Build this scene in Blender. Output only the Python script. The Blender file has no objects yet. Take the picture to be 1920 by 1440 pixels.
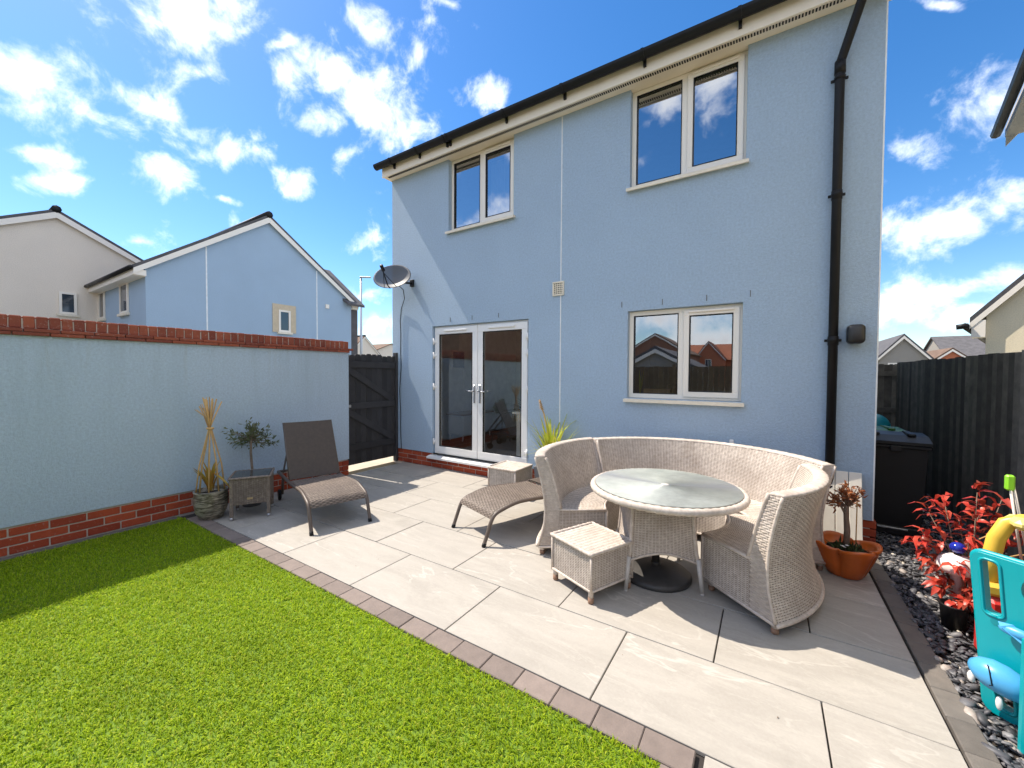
import bpy, math, random
import numpy as np
from mathutils import Vector, Matrix

random.seed(7); RNG = np.random.default_rng(7)
PI = math.pi; R = math.radians
SC = bpy.context.scene
COL = SC.collection

# ------------------------------------------------------------------ camera, sky, sun, exposure
def cam_axes(yaw, pitch, roll):
    cy, sy, cp, sp = math.cos(yaw), math.sin(yaw), math.cos(pitch), math.sin(pitch)
    f = Vector((sy*cp, cy*cp, sp)); r = Vector((cy, -sy, 0)); u = r.cross(f)
    c, s = math.cos(roll), math.sin(roll)
    return c*r + s*u, -s*r + c*u, f
cd = bpy.data.cameras.new('camera'); cam = bpy.data.objects.new('camera', cd); COL.objects.link(cam)
r_, u_, f_ = cam_axes(-0.573064, -0.0255319, 0.0054779)
m = Matrix((r_, u_, -f_)).transposed().to_4x4(); m.translation = Vector((0, 0, 1.51))
cam.matrix_world = m
cd.sensor_width = 36; cd.lens = 743.334/1920*36; cd.clip_start = 0.05; cd.clip_end = 3000
SC.camera = cam

SUN_TRAVEL = Vector((0.68, 0.06, -1.0)).normalized()
SUN_ELEV = math.asin(-SUN_TRAVEL.z); SUN_AZ = math.atan2(-SUN_TRAVEL.x, -SUN_TRAVEL.y)
sl = bpy.data.lights.new('sun', 'SUN'); sl.energy = 2.0; sl.angle = R(0.53); sl.color = (1.0, 0.90, 0.77)
so = bpy.data.objects.new('sun', sl); so.rotation_euler = SUN_TRAVEL.to_track_quat('-Z', 'Y').to_euler()
so.location = (-20, -2, 30); COL.objects.link(so)

world = bpy.data.worlds.new('World'); SC.world = world; world.use_nodes = True
CLOUDS = [(-82.2,24.1,.073,.043,6),(-78.5,23.6,.041,.023,12),(-72.6,33.6,.09,.048,28),(-70.9,30.6,.054,.022,17),(-74.9,26.7,.06,.032,176),(-71.9,25.4,.036,.027,172),(-68,24.5,.059,.026,15),(-82.5,19,.034,.017,22),(-81.9,16.7,.036,.024,27),(-73.2,20.9,.052,.028,12),(-57.8,33.3,.091,.045,12),(-51,35.5,.111,.039,30),(-37.6,34.4,.041,.028,5),(-47,30.3,.073,.035,17),(-61.2,22.7,.05,.024,21),(-55.3,25.6,.055,.022,37),(-52,38.7,.043,.026,165),(-63.4,34.8,.026,.009,36),(-43.5,41.9,.036,.012,8),(-51.6,17.8,.043,.03,37),(-75.7,12.8,.034,.015,8),(17,23.7,.059,.047,11),(13,22.2,.044,.036,160),(14.6,14.2,.082,.049,175),(18.5,15,.034,.024,139),(15.5,8.4,.087,.028,3),(11.5,7.1,.048,.022,171),(16.8,5.7,.051,.019,173),(-52.4,10.3,.059,.024,5),(-51.8,6.3,.06,.027,3),(13.1,32.7,.025,.007,149),(-68.6,19.9,.022,.009,17)]
def build_world():
    nt = world.node_tree; nt.nodes.clear(); N = nt.nodes.new; L = nt.links.new
    def setin(s, v):
        if isinstance(v, bpy.types.NodeSocket): L(v, s)
        else: s.default_value = v
    def math_(op, a, b=0.0):
        n = N('ShaderNodeMath'); n.operation = op; setin(n.inputs[0], a); setin(n.inputs[1], b); return n.outputs[0]
    out = N('ShaderNodeOutputWorld'); bg = N('ShaderNodeBackground'); L(bg.outputs[0], out.inputs[0])
    tc = N('ShaderNodeTexCoord'); D = tc.outputs['Generated']
    sky = N('ShaderNodeTexSky'); sky.sky_type = 'NISHITA'; sky.sun_disc = False
    sky.sun_elevation = SUN_ELEV; sky.sun_rotation = SUN_AZ % (2*PI)
    sky.altitude = 0; sky.air_density = 1.0; sky.dust_density = 0.35; sky.ozone_density = 2.2
    hs = N('ShaderNodeHueSaturation'); hs.inputs['Saturation'].default_value = 1.34; hs.inputs['Value'].default_value = 1.0
    hs.inputs['Hue'].default_value = 0.503
    L(sky.outputs[0], hs.inputs['Color'])
    # shape distortion
    nz = N('ShaderNodeTexNoise'); nz.inputs['Scale'].default_value = 7.0; nz.inputs['Detail'].default_value = 3.0
    L(D, nz.inputs['Vector'])
    v1 = N('ShaderNodeVectorMath'); v1.operation = 'SUBTRACT'; L(nz.outputs['Color'], v1.inputs[0]); v1.inputs[1].default_value = (.5, .5, .5)
    v2 = N('ShaderNodeVectorMath'); v2.operation = 'SCALE'; L(v1.outputs[0], v2.inputs[0]); v2.inputs['Scale'].default_value = 0.09
    v3 = N('ShaderNodeVectorMath'); v3.operation = 'ADD'; L(D, v3.inputs[0]); L(v2.outputs[0], v3.inputs[1])
    W = v3.outputs[0]
    best = None
    for az, el, a, b, rot in CLOUDS:
        az, el, rot = R(az), R(el), R(rot)
        c = Vector((math.sin(az)*math.cos(el), math.cos(az)*math.cos(el), math.sin(el)))
        ea = Vector((math.cos(az), -math.sin(az), 0)); ee = ea.cross(c)
        if ee.z < 0: ee = -ee
        e1 = math.cos(rot)*ea + math.sin(rot)*ee; e2 = -math.sin(rot)*ea + math.cos(rot)*ee
        e3 = e1.cross(e2)
        eu = Matrix((e1, e2, e3)).transposed().to_euler()
        mp = N('ShaderNodeMapping'); mp.vector_type = 'TEXTURE'
        mp.inputs['Location'].default_value = c; mp.inputs['Rotation'].default_value = eu
        mp.inputs['Scale'].default_value = (a*1.15, b*1.15, 0.6)
        L(W, mp.inputs['Vector'])
        ln = N('ShaderNodeVectorMath'); ln.operation = 'LENGTH'; L(mp.outputs[0], ln.inputs[0])
        if best is None: best = ln.outputs['Value']
        else:
            mn = N('ShaderNodeMath'); mn.operation = 'SMOOTH_MIN'; mn.inputs[2].default_value = 0.25
            L(best, mn.inputs[0]); L(ln.outputs['Value'], mn.inputs[1]); best = mn.outputs[0]
    f1 = N('ShaderNodeTexNoise'); f1.inputs['Scale'].default_value = 13; f1.inputs['Detail'].default_value = 9; f1.inputs['Roughness'].default_value = .62
    f1.inputs['Distortion'].default_value = .25
    L(D, f1.inputs['Vector'])
    base = math_('SUBTRACT', 1.0, best)
    # cumulus over the unseen sky, made denser than in view to whiten the fill light
    cn = N('ShaderNodeTexNoise'); cn.inputs['Scale'].default_value = 3.1; cn.inputs['Detail'].default_value = 2.0
    st_ = N('ShaderNodeMapping'); st_.inputs['Scale'].default_value = (1, 1, 1.7); L(D, st_.inputs['Vector']); L(st_.outputs[0], cn.inputs['Vector'])
    dt = N('ShaderNodeVectorMath'); dt.operation = 'DOT_PRODUCT'; L(D, dt.inputs[0]); dt.inputs[1].default_value = tuple(f_)
    away = N('ShaderNodeMapRange'); away.interpolation_type = 'SMOOTHSTEP'; L(dt.outputs['Value'], away.inputs['Value'])
    away.inputs['From Min'].default_value = .55; away.inputs['From Max'].default_value = .30; away.inputs['To Min'].default_value = -1.6; away.inputs['To Max'].default_value = 0.0
    gen = math_('ADD', math_('MULTIPLY', math_('SUBTRACT', cn.outputs['Fac'], .41), 9.0), away.outputs[0])
    base = math_('MAXIMUM', base, math_('MINIMUM', gen, 2.0))
    base = math_('MAXIMUM', base, -1.2)
    dens = math_('ADD', math_('MULTIPLY', base, 0.55), math_('MULTIPLY', math_('SUBTRACT', f1.outputs['Fac'], 0.5), 2.7))
    mr = N('ShaderNodeMapRange'); mr.interpolation_type = 'SMOOTHSTEP'
    L(dens, mr.inputs['Value']); mr.inputs['From Min'].default_value = -0.06; mr.inputs['From Max'].default_value = 1.0
    shade = N('ShaderNodeMapRange'); L(dens, shade.inputs['Value'])
    shade.inputs['From Min'].default_value = .3; shade.inputs['From Max'].default_value = 1.1
    shade.inputs['To Min'].default_value = 1.0; shade.inputs['To Max'].default_value = 0.66
    # thin haze of cloud close to the horizon
    sx = N('ShaderNodeSeparateXYZ'); L(D, sx.inputs[0])
    hz = N('ShaderNodeMapRange'); hz.interpolation_type = 'SMOOTHSTEP'; L(sx.outputs['Z'], hz.inputs['Value'])
    hz.inputs['From Min'].default_value = 0.18; hz.inputs['From Max'].default_value = -0.02
    hz.inputs['To Min'].default_value = 0.0; hz.inputs['To Max'].default_value = 0.17
    sc_ = N('ShaderNodeVectorMath'); sc_.operation = 'SCALE'; L(hs.outputs[0], sc_.inputs[0]); sc_.inputs['Scale'].default_value = SKY_STRENGTH
    cl = N('ShaderNodeVectorMath'); cl.operation = 'SCALE'; cl.inputs[0].default_value = (0.60, 0.605, 0.62); L(shade.outputs[0], cl.inputs['Scale'])
    mx0 = N('ShaderNodeMix'); mx0.data_type = 'RGBA'; L(hz.outputs[0], mx0.inputs['Factor']); L(sc_.outputs[0], mx0.inputs[6])
    mx0.inputs[7].default_value = (0.24, 0.33, 0.42, 1)
    mx = N('ShaderNodeMix'); mx.data_type = 'RGBA'; L(mr.outputs[0], mx.inputs['Factor'])
    L(mx0.outputs[2], mx.inputs[6]); L(cl.outputs[0], mx.inputs[7])
    L(mx.outputs[2], bg.inputs['Color']); bg.inputs['Strength'].default_value = 1.0
SKY_STRENGTH = 0.061
build_world()
world.cycles.sampling_method = 'MANUAL'; world.cycles.sample_map_resolution = 1024
SC.view_settings.view_transform = 'Standard'; SC.view_settings.look = 'None'
SC.view_settings.exposure = 1.83; SC.view_settings.gamma = 1.0; SC.view_settings.use_curve_mapping = False
SC.cycles.max_bounces = 8; SC.cycles.transparent_max_bounces = 12; SC.cycles.use_denoising = True
SC.cycles.caustics_reflective = False; SC.cycles.caustics_refractive = False

# ------------------------------------------------------------------ materials
class NT:
    def __init__(s, name):
        s.m = bpy.data.materials.new(name); s.m.use_nodes = True; s.t = s.m.node_tree
        s.t.nodes.clear(); s.out = s.n('ShaderNodeOutputMaterial')
    def n(s, t): return s.t.nodes.new(t)
    def l(s, a, b): s.t.links.new(a, b)
    def put(s, sock, v):
        if isinstance(v, bpy.types.NodeSocket): s.l(v, sock)
        else:
            if isinstance(v, (tuple, list)) and len(v) == 3 and sock.type == 'RGBA': v = (*v, 1)
            sock.default_value = v
    def math(s, op, a, b=0.0, c=None):
        n = s.n('ShaderNodeMath'); n.operation = op; s.put(n.inputs[0], a); s.put(n.inputs[1], b)
        if c is not None: s.put(n.inputs[2], c)
        return n.outputs[0]
    def mix(s, f, a, b, mode='MIX'):
        n = s.n('ShaderNodeMix'); n.data_type = 'RGBA'; n.blend_type = mode
        s.put(n.inputs['Factor'], f); s.put(n.inputs[6], a); s.put(n.inputs[7], b); return n.outputs[2]
    def coords(s, rnd=True, scale=(1, 1, 1)):
        tc = s.n('ShaderNodeTexCoord'); v = tc.outputs['Object']
        if rnd:
            oi = s.n('ShaderNodeObjectInfo'); a = s.n('ShaderNodeVectorMath'); a.operation = 'ADD'
            m_ = s.math('MULTIPLY', oi.outputs['Random'], 57.0); s.l(v, a.inputs[0]); s.l(m_, a.inputs[1]); v = a.outputs[0]
        if scale != (1, 1, 1):
            mp = s.n('ShaderNodeMapping'); mp.inputs['Scale'].default_value = scale; s.l(v, mp.inputs['Vector']); v = mp.outputs[0]
        return v
    def noise(s, v, scale, detail=4, rough=.55, dist=0.0):
        n = s.n('ShaderNodeTexNoise'); s.l(v, n.inputs['Vector']); n.inputs['Scale'].default_value = scale
        n.inputs['Detail'].default_value = detail; n.inputs['Roughness'].default_value = rough; n.inputs['Distortion'].default_value = dist
        return n.outputs['Fac']
    def ramp(s, v, a, b, lo=0.0, hi=1.0):
        n = s.n('ShaderNodeMapRange'); n.interpolation_type = 'SMOOTHSTEP'; s.put(n.inputs['Value'], v)
        n.inputs['From Min'].default_value = a; n.inputs['From Max'].default_value = b
        n.inputs['To Min'].default_value = lo; n.inputs['To Max'].default_value = hi; return n.outputs[0]
    def rand(s): return s.n('ShaderNodeObjectInfo').outputs['Random']
    def bump(s, h, strength=.5, dist=.01):
        n = s.n('ShaderNodeBump'); n.inputs['Strength'].default_value = strength; n.inputs['Distance'].default_value = dist
        s.l(h, n.inputs['Height']); return n.outputs[0]
    def bsdf(s, color, rough=.6, normal=None, metallic=0.0, spec=.5, **kw):
        b = s.n('ShaderNodeBsdfPrincipled'); s.put(b.inputs['Base Color'], color); s.put(b.inputs['Roughness'], rough)
        s.put(b.inputs['Metallic'], metallic); s.put(b.inputs['Specular IOR Level'], spec)
        if normal is not None: s.l(normal, b.inputs['Normal'])
        for k, v in kw.items(): s.put(b.inputs[k], v)
        s.l(b.outputs[0], s.out.inputs[0]); return b

def simple(name, col, rough=.6, nscale=8, namt=.12, rnd=.0, bscale=None, bstr=.3, bdist=.003, metallic=0.0, spec=.5, detail=5, **kw):
    t = NT(name); v = t.coords()
    n = t.noise(v, nscale, detail, .6)
    f = t.math('MULTIPLY_ADD', t.math('SUBTRACT', n, .5), 2*namt*2, 1.0)
    if rnd: f = t.math('MULTIPLY', f, t.math('MULTIPLY_ADD', t.math('SUBTRACT', t.rand(), .5), 2*rnd, 1.0))
    vm = t.n('ShaderNodeVectorMath'); vm.operation = 'SCALE'; vm.inputs[0].default_value = col; t.l(f, vm.inputs['Scale'])
    nrm = None
    if bscale: nrm = t.bump(t.noise(v, bscale, 4, .6), bstr, bdist)
    rg = t.math('MULTIPLY_ADD', t.math('SUBTRACT', n, .5), .25, rough)
    t.bsdf(vm.outputs[0], rg, nrm, metallic, spec, **kw); return t.m

def blue_render(name, col, streak=0.0):
    t = NT(name); v = t.coords(False)
    g = t.noise(v, 130, 3, .7); g2 = t.noise(v, 46, 4, .75); big = t.noise(v, .9, 5, .6)
    h = t.math('ADD', g, g2)
    f = t.math('MULTIPLY_ADD', t.math('SUBTRACT', g2, .5), .62, 1.0)
    f = t.math('MULTIPLY', f, t.math('MULTIPLY_ADD', t.math('SUBTRACT', big, .5), .16, 1.0))
    c = t.n('ShaderNodeVectorMath'); c.operation = 'SCALE'; c.inputs[0].default_value = col; t.l(f, c.inputs['Scale']); c = c.outputs[0]
    if streak:
        vs = t.coords(False, (2.2, 2.2, .16)); s1 = t.noise(vs, 2.4, 5, .6)
        tc = t.n('ShaderNodeTexCoord'); sx = t.n('ShaderNodeSeparateXYZ'); t.l(tc.outputs['Object'], sx.inputs[0])
        top = t.ramp(sx.outputs['Z'], .5, 1.85)                     # rain stains start under the coping
        k = t.math('MULTIPLY', t.math('MULTIPLY', t.ramp(s1, .45, .72), top), streak)
        c = t.mix(k, c, (.42, .515, .58))
        k2 = t.math('MULTIPLY', t.ramp(t.noise(vs, 6, 3, .6), .55, .75), t.ramp(sx.outputs['Z'], 1.2, 1.8))
        c = t.mix(t.math('MULTIPLY', k2, .35), c, (.45, .50, .50))
    t.bsdf(c, .9, t.bump(h, .8, .012), spec=.2); return t.m

def brick_mat(name, col, dark, grey=.12):
    t = NT(name); v = t.coords(); r = t.rand()
    c = t.mix(t.ramp(r, .0, 1.0), col, dark)
    n = t.noise(v, 14, 5, .6); c = t.mix(t.math('MULTIPLY', t.ramp(n, .35, .75), .5), c, dark)
    n2 = t.noise(v, 45, 4, .7); c = t.mix(t.math('MULTIPLY', t.ramp(n2, .56, .74), grey*3), c, (.46, .36, .31))
    t.bsdf(c, .85, t.bump(t.noise(v, 90, 4, .7), .5, .004), spec=.25); return t.m

def slab_mat():
    t = NT('porcelain_slab'); v = t.coords(True); r = t.rand()
    vs = t.n('ShaderNodeMapping'); t.l(v, vs.inputs['Vector']); vs.inputs['Scale'].default_value = (.75, 2.6, 1); vs.inputs['Rotation'].default_value = (0, 0, .55)
    w = t.noise(vs.outputs[0], 2.0, 6, .6, 1.2)
    c = t.mix(t.ramp(w, .3, .7), (.312, .288, .252), (.405, .375, .332))
    c = t.mix(t.math('MULTIPLY', t.ramp(r, .2, 1), .35), c, (.38, .352, .315))
    ve = t.noise(vs.outputs[0], 1.1, 6, .52, .5); d = t.math('ABSOLUTE', t.math('SUBTRACT', ve, .5))
    vein = t.ramp(d, .0, .011, 1, 0); msk = t.ramp(t.noise(v, 1.3, 2, .5), .42, .58)
    c = t.mix(t.math('MULTIPLY', t.math('MULTIPLY', vein, msk), .62), c, (.58, .55, .50))
    ve2 = t.noise(vs.outputs[0], 3.0, 7, .6, .8); d2 = t.math('ABSOLUTE', t.math('SUBTRACT', ve2, .52))
    c = t.mix(t.math('MULTIPLY', t.ramp(d2, .0, .02, 1, 0), .22), c, (.54, .505, .445))
    fine = t.noise(v, 75, 4, .75); c = t.mix(.30, c, t.mix(fine, (.28, .265, .24), (.60, .565, .51)))
    st = t.noise(v, 2.7, 5, .65); c = t.mix(t.math('MULTIPLY', t.ramp(st, .52, .8), .28), c, (.25, .23, .20))
    t.bsdf(c, .62, t.bump(fine, .12, .002), spec=.35); return t.m

def wicker_mat(name, a, b, c3, rough=.62):
    t = NT(name); v = t.coords()
    n = t.noise(v, 38, 4, .6); n2 = t.noise(v, 5, 4, .6)
    c = t.mix(t.ramp(n, .3, .7), a, b); c = t.mix(t.math('MULTIPLY', t.ramp(n2, .42, .7), .55), c, c3)
    t.bsdf(c, rough, t.bump(t.noise(v, 300, 2, .6), .2, .001), spec=.35); return t.m

def attr_mat(name, attr='tint', rough=.6, spec=.4, nscale=60, namt=.25, trans=0.0, bstr=0.3):
    t = NT(name); a = t.n('ShaderNodeAttribute'); a.attribute_name = attr
    v = t.coords(False); n = t.noise(v, nscale, 3, .6)
    f = t.math('MULTIPLY_ADD', t.math('SUBTRACT', n, .5), 2*namt, 1.0)
    sc = t.n('ShaderNodeVectorMath'); sc.operation = 'SCALE'; t.l(a.outputs['Color'], sc.inputs[0]); t.l(f, sc.inputs['Scale'])
    b = t.bsdf(sc.outputs[0], rough, None, spec=spec)
    if trans:
        tr = t.n('ShaderNodeBsdfTranslucent'); t.l(sc.outputs[0], tr.inputs['Color']); mx = t.n('ShaderNodeMixShader'); mx.inputs[0].default_value = trans
        t.l(b.outputs[0], mx.inputs[1]); t.l(tr.outputs[0], mx.inputs[2]); t.l(mx.outputs[0], t.out.inputs[0])
    return t.m

def leaf_mat(name, a, b, rough=.45, trans=.3, third=None):
    t = NT(name); v = t.coords(); n = t.noise(v, 9, 3, .6); c = t.mix(t.ramp(n, .3, .7), a, b)
    if third: c = t.mix(t.ramp(t.rand(), .45, .9), c, third)
    p = t.bsdf(c, rough, None, spec=.4)
    tr = t.n('ShaderNodeBsdfTranslucent'); t.l(c, tr.inputs['Color']); mx = t.n('ShaderNodeMixShader'); mx.inputs[0].default_value = trans
    t.l(p.outputs[0], mx.inputs[1]); t.l(tr.outputs[0], mx.inputs[2]); t.l(mx.outputs[0], t.out.inputs[0]); return t.m

def glass_mat(name, tint=(.78, .82, .80), f0=.12, f1=.6):
    """double glazing with a reflective low-e coating"""
    t = NT(name); g = t.n('ShaderNodeBsdfGlossy'); g.inputs['Roughness'].default_value = 0.0; g.inputs['Color'].default_value = (.93, .96, 1, 1)
    v = t.coords(); nb = t.bump(t.noise(v, 2.2, 2, .5), .05, .01); t.l(nb, g.inputs['Normal'])
    tr = t.n('ShaderNodeBsdfTransparent'); tr.inputs['Color'].default_value = (*tint, 1)
    lw = t.n('ShaderNodeLayerWeight'); lw.inputs['Blend'].default_value = .35
    f = t.math('MULTIPLY_ADD', lw.outputs['Fresnel'], f1, f0); mx = t.n('ShaderNodeMixShader')
    t.l(t.math('MINIMUM', f, .95), mx.inputs[0]); t.l(tr.outputs[0], mx.inputs[1]); t.l(g.outputs[0], mx.inputs[2]); t.l(mx.outputs[0], t.out.inputs[0]); return t.m

def tile_roof_mat(name, col, pitch=.3):
    t = NT(name); v = t.coords(False)
    sx = t.n('ShaderNodeSeparateXYZ'); t.l(v, sx.inputs[0])
    st = t.math('FRACT', t.math('MULTIPLY', sx.outputs['Z'], 1/.16))
    n = t.noise(v, 3, 4, .6)
    c = t.mix(t.ramp(n, .3, .7), col, tuple(x*.72 for x in col))
    t.bsdf(c, .8, t.bump(st, .7, .03), spec=.3); return t.m

M = {}
M['blue'] = blue_render('blue_roughcast_render', (.42, .54, .675))
M['blue_wall'] = blue_render('weathered_brightened_blue_render', (.53, .64, .745), .5)  # rain stains over a base made paler to brighten its shaded face
M['blue_far'] = blue_render('neighbour_blue_render', (.38, .50, .63))
M['brick'] = brick_mat('red_brick', (.46, .085, .035), (.30, .05, .025))
M['coping'] = brick_mat('weathered_coping_brick', (.36, .10, .055), (.22, .06, .04), .2)
M['mortar'] = simple('pale_mortar', (.50, .42, .36), .95, 40, .15, bscale=150, bstr=.4)
M['upvc'] = simple('cream_upvc', (.86, .80, .71), .38, 2, .03)
M['white_upvc'] = simple('white_upvc', (.84, .83, .81), .35, 2, .03)
M['sill'] = simple('cream_sill', (.82, .74, .60), .5, 12, .10)
M['soffit'] = simple('cream_soffit_board', (.88, .79, .66), .5, 6, .05)
M['black_plastic'] = simple('black_pvc', (.012, .012, .013), .45, 6, .2, spec=.22)
M['dark_hole'] = simple('dark_vent_slot', (.03, .026, .022), .9)
M['slate'] = tile_roof_mat('grey_slate_roof', (.13, .125, .13))
M['orange_tile'] = tile_roof_mat('orange_tile_roof', (.36, .13, .07))
M['brown_tile'] = tile_roof_mat('brown_tile_roof', (.20, .13, .09))
M['cream_wall'] = blue_render('cream_roughcast', (.84, .75, .64))
M['cream_bright'] = blue_render('pale_cream_roughcast', (.86, .76, .56))
M['grey_wall'] = blue_render('grey_roughcast', (.32, .295, .26))
M['orange_wall'] = simple('orange_brickwork', (.52, .17, .08), .85, 30, .15)
M['far_brick'] = simple('brown_brickwork', (.27, .13, .08), .85, 30, .2)
M['bead'] = simple('white_bead', (.80, .82, .82), .5)
M['glass'] = glass_mat('window_glass', f0=.34); M['door_glass'] = glass_mat('door_glass', (.97, .98, .96), f0=.20, f1=.5); M['upper_glass'] = glass_mat('upper_window_glass', (.6, .64, .66), f0=.42)
M['plaster'] = simple('room_plaster', (.86, .86, .83), .9)
M['dark_room'] = simple('dim_room_shade', (.20, .22, .24), .9)  # dark wall colour stands in for the dimness of rooms behind glass
M['wood_floor'] = simple('dark_wood_floor', (.20, .11, .055), .45, 6, .25)
M['oak'] = simple('oak_top', (.32, .18, .08), .5, 10, .2)
M['slab'] = slab_mat()
M['kerb'] = simple('brown_grey_block', (.205, .165, .145), .85, 14, .16, .16, 120, .5, .004)
M['kerb_grey'] = simple('dark_grey_block', (.145, .13, .115), .85, 14, .18, .16, 120, .5, .004)
M['joint'] = simple('dark_jointing', (.035, .03, .027), .95)
M['soil'] = simple('dark_soil', (.045, .035, .028), .95, 20, .3, bscale=60, bstr=.8, bdist=.02)
M['ground'] = simple('rough_ground', (.16, .15, .11), .95, .4, .25)
M['path'] = simple('pale_path', (.50, .43, .32), .9, 3, .15)
M['turf_base'] = simple('turf_backing', (.12, .20, .012), .9, 20, .2)
M['grass'] = attr_mat('turf_blades', rough=.55, spec=.12, nscale=1.1, namt=.34, trans=.45)
M['pebble'] = attr_mat('slate_pebbles', rough=.55, spec=.5, nscale=70, namt=.4)
M['wicker'] = wicker_mat('grey_wicker', (.50, .43, .37), (.66, .585, .515), (.38, .315, .265))
M['wicker_dark'] = simple('wicker_backing', (.18, .138, .10), .8, 30, .2)  # shade between the strands is put into this darker backing colour
M['brown_wicker'] = wicker_mat('brown_wicker', (.155, .122, .098), (.28, .225, .185), (.13, .10, .082), .5)
M['brown_back'] = simple('brown_wicker_backing', (.085, .064, .05), .7, 30, .2)
M['brown_frame'] = simple('bronze_frame', (.115, .088, .072), .45, 12, .15)
M['foot_wood'] = simple('worn_wooden_foot', (.30, .175, .115), .6, 30, .3)
M['white_leg'] = simple('pale_grey_leg', (.55, .52, .49), .5, 12, .1)
def glass_top():
    t = NT('green_glass_top'); b = t.n('ShaderNodeBsdfGlossy'); b.inputs['Roughness'].default_value = .4
    tr = t.n('ShaderNodeBsdfTransparent'); tr.inputs['Color'].default_value = (.66, .80, .76, 1)
    v = t.coords(); du = t.n('ShaderNodeBsdfDiffuse'); du.inputs['Color'].default_value = (.60, .635, .595, 1)
    m1 = t.n('ShaderNodeMixShader'); t.l(t.ramp(t.noise(v, 6, 5, .65), .3, .8, .46, .70), m1.inputs[0]); t.l(tr.outputs[0], m1.inputs[1]); t.l(du.outputs[0], m1.inputs[2])
    fr = t.n('ShaderNodeFresnel'); fr.inputs['IOR'].default_value = 1.38; m2 = t.n('ShaderNodeMixShader')
    t.l(fr.outputs[0], m2.inputs[0]); t.l(m1.outputs[0], m2.inputs[1]); t.l(b.outputs[0], m2.inputs[2]); t.l(m2.outputs[0], t.out.inputs[0]); return t.m
M['glass_top'] = glass_top(); M['dark_glass'] = simple('dark_glass_top', (.05, .055, .055), .12, 6, .2)
M['teal_dark'] = simple('shaded_teal_plastic', (.0, .24, .28), .4)  # darker copy of the teal, stands in for shade inside a hole
M['iron'] = simple('cast_base', (.05, .047, .045), .5, 12, .25, bscale=60, bstr=.2)
M['terracotta'] = simple('glazed_terracotta', (.56, .12, .016), .33, 9, .14, spec=.5)
M['glaze'] = None
M['cane'] = simple('dry_cane', (.58, .36, .14), .6, 25, .2, .3)
M['bark'] = simple('pale_bark', (.20, .15, .11), .85, 30, .25, bscale=80, bstr=.6, bdist=.004)
M['olive_leaf'] = leaf_mat('olive_leaf', (.10, .135, .05), (.20, .21, .11))
M['yucca'] = leaf_mat('dry_yucca_leaf', (.50, .23, .04), (.45, .36, .06))
M['kniphofia'] = leaf_mat('poker_leaf', (.36, .45, .04), (.55, .50, .07))
M['red_leaf'] = leaf_mat('red_leaf', (.50, .035, .03), (.66, .11, .06), .35, .3, (.26, .05, .03))
M['dead_leaf'] = leaf_mat('brown_leaf', (.27, .095, .04), (.42, .16, .065))
M['moss'] = simple('moss', (.05, .07, .02), .9, 40, .4, bscale=60, bstr=.8, bdist=.02)
M['fence'] = simple('black_stained_board', (.145, .128, .105), .75, 9, .4, .5, 40, .5, .004)
M['gate'] = simple('charcoal_board', (.038, .036, .038), .7, 9, .3, .3, 40, .5, .004)
M['brown_fence'] = simple('brown_fence_board', (.16, .10, .06), .8, 9, .25, .2)
M['steel'] = simple('galvanised_steel', (.55, .55, .56), .35, 12, .1, metallic=.8)
M['chrome'] = simple('chrome', (.55, .55, .57), .2, 12, .05, metallic=1.0)
def mesh_dish():
    t = NT('perforated_grey_dish'); b = t.n('ShaderNodeBsdfPrincipled'); b.inputs['Base Color'].default_value = (.10, .105, .12, 1); b.inputs['Roughness'].default_value = .5
    tr = t.n('ShaderNodeBsdfTransparent'); m_ = t.n('ShaderNodeMixShader'); m_.inputs[0].default_value = .80
    t.l(tr.outputs[0], m_.inputs[1]); t.l(b.outputs[0], m_.inputs[2]); t.l(m_.outputs[0], t.out.inputs[0]); return t.m
M['dish'] = mesh_dish()
M['planter_grey'] = simple('grey_planter', (.17, .175, .19), .6, 8, .1)
M['white_plank'] = simple('cream_painted_plank', (.70, .66, .58), .6, 6, .10, .08, 30, .2, .002)
M['bin'] = simple('black_bin_plastic', (.012, .012, .013), .48, 5, .15, spec=.3)
M['green_lid'] = simple('green_lid', (.05, .17, .04), .4, 5, .1)
M['teal'] = simple('teal_plastic', (.0, .33, .37), .35, 5, .06, spec=.5)
M['sky_blue'] = simple('light_blue_plastic', (.08, .36, .66), .35, 5, .05, spec=.5)
M['yellow'] = simple('yellow_plastic', (.78, .50, .06), .38, 5, .06)
M['yellow_pale'] = simple('faded_yellow_plastic', (.82, .64, .20), .4, 5, .06)
M['red'] = simple('red_plastic', (.50, .02, .015), .38, 5, .1)
M['tan'] = simple('tan_plastic', (.42, .30, .16), .5, 5, .1)
M['lime'] = simple('lime_plastic', (.25, .62, .03), .4)
M['white'] = simple('white_ceramic', (.80, .78, .76), .3, 6, .05)
M['cobalt'] = simple('cobalt_glaze', (.01, .025, .30), .15, 4, .1)
M['balloon'] = simple('teal_ball', (.01, .27, .36), .4)
M['lamp_black'] = simple('black_lamp', (.014, .014, .015), .3)
M['beige_stone'] = simple('beige_surround', (.58, .48, .34), .85, 12, .1)
M['net'] = simple('net_curtain', (.55, .58, .60), .9)
M['green_chair'] = simple('pale_green_paint', (.55, .58, .42), .6)
M['picture'] = simple('purple_print', (.16, .14, .24), .5, 6, .3)
M['plant'] = leaf_mat('house_plant_leaf', (.03, .07, .015), (.07, .13, .03))
def glaze_mat():
    t = NT('banded_glaze'); v = t.coords(False, (1, 1, 5)); n = t.noise(v, 9, 5, .65, .6)
    c = t.mix(t.ramp(n, .42, .6), (.085, .07, .048), (.40, .36, .28)); c = t.mix(t.ramp(t.noise(v, 4, 3, .6), .5, .7), c, (.14, .12, .085))
    t.bsdf(c, .28, t.bump(n, .25, .006), spec=.6); return t.m
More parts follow.
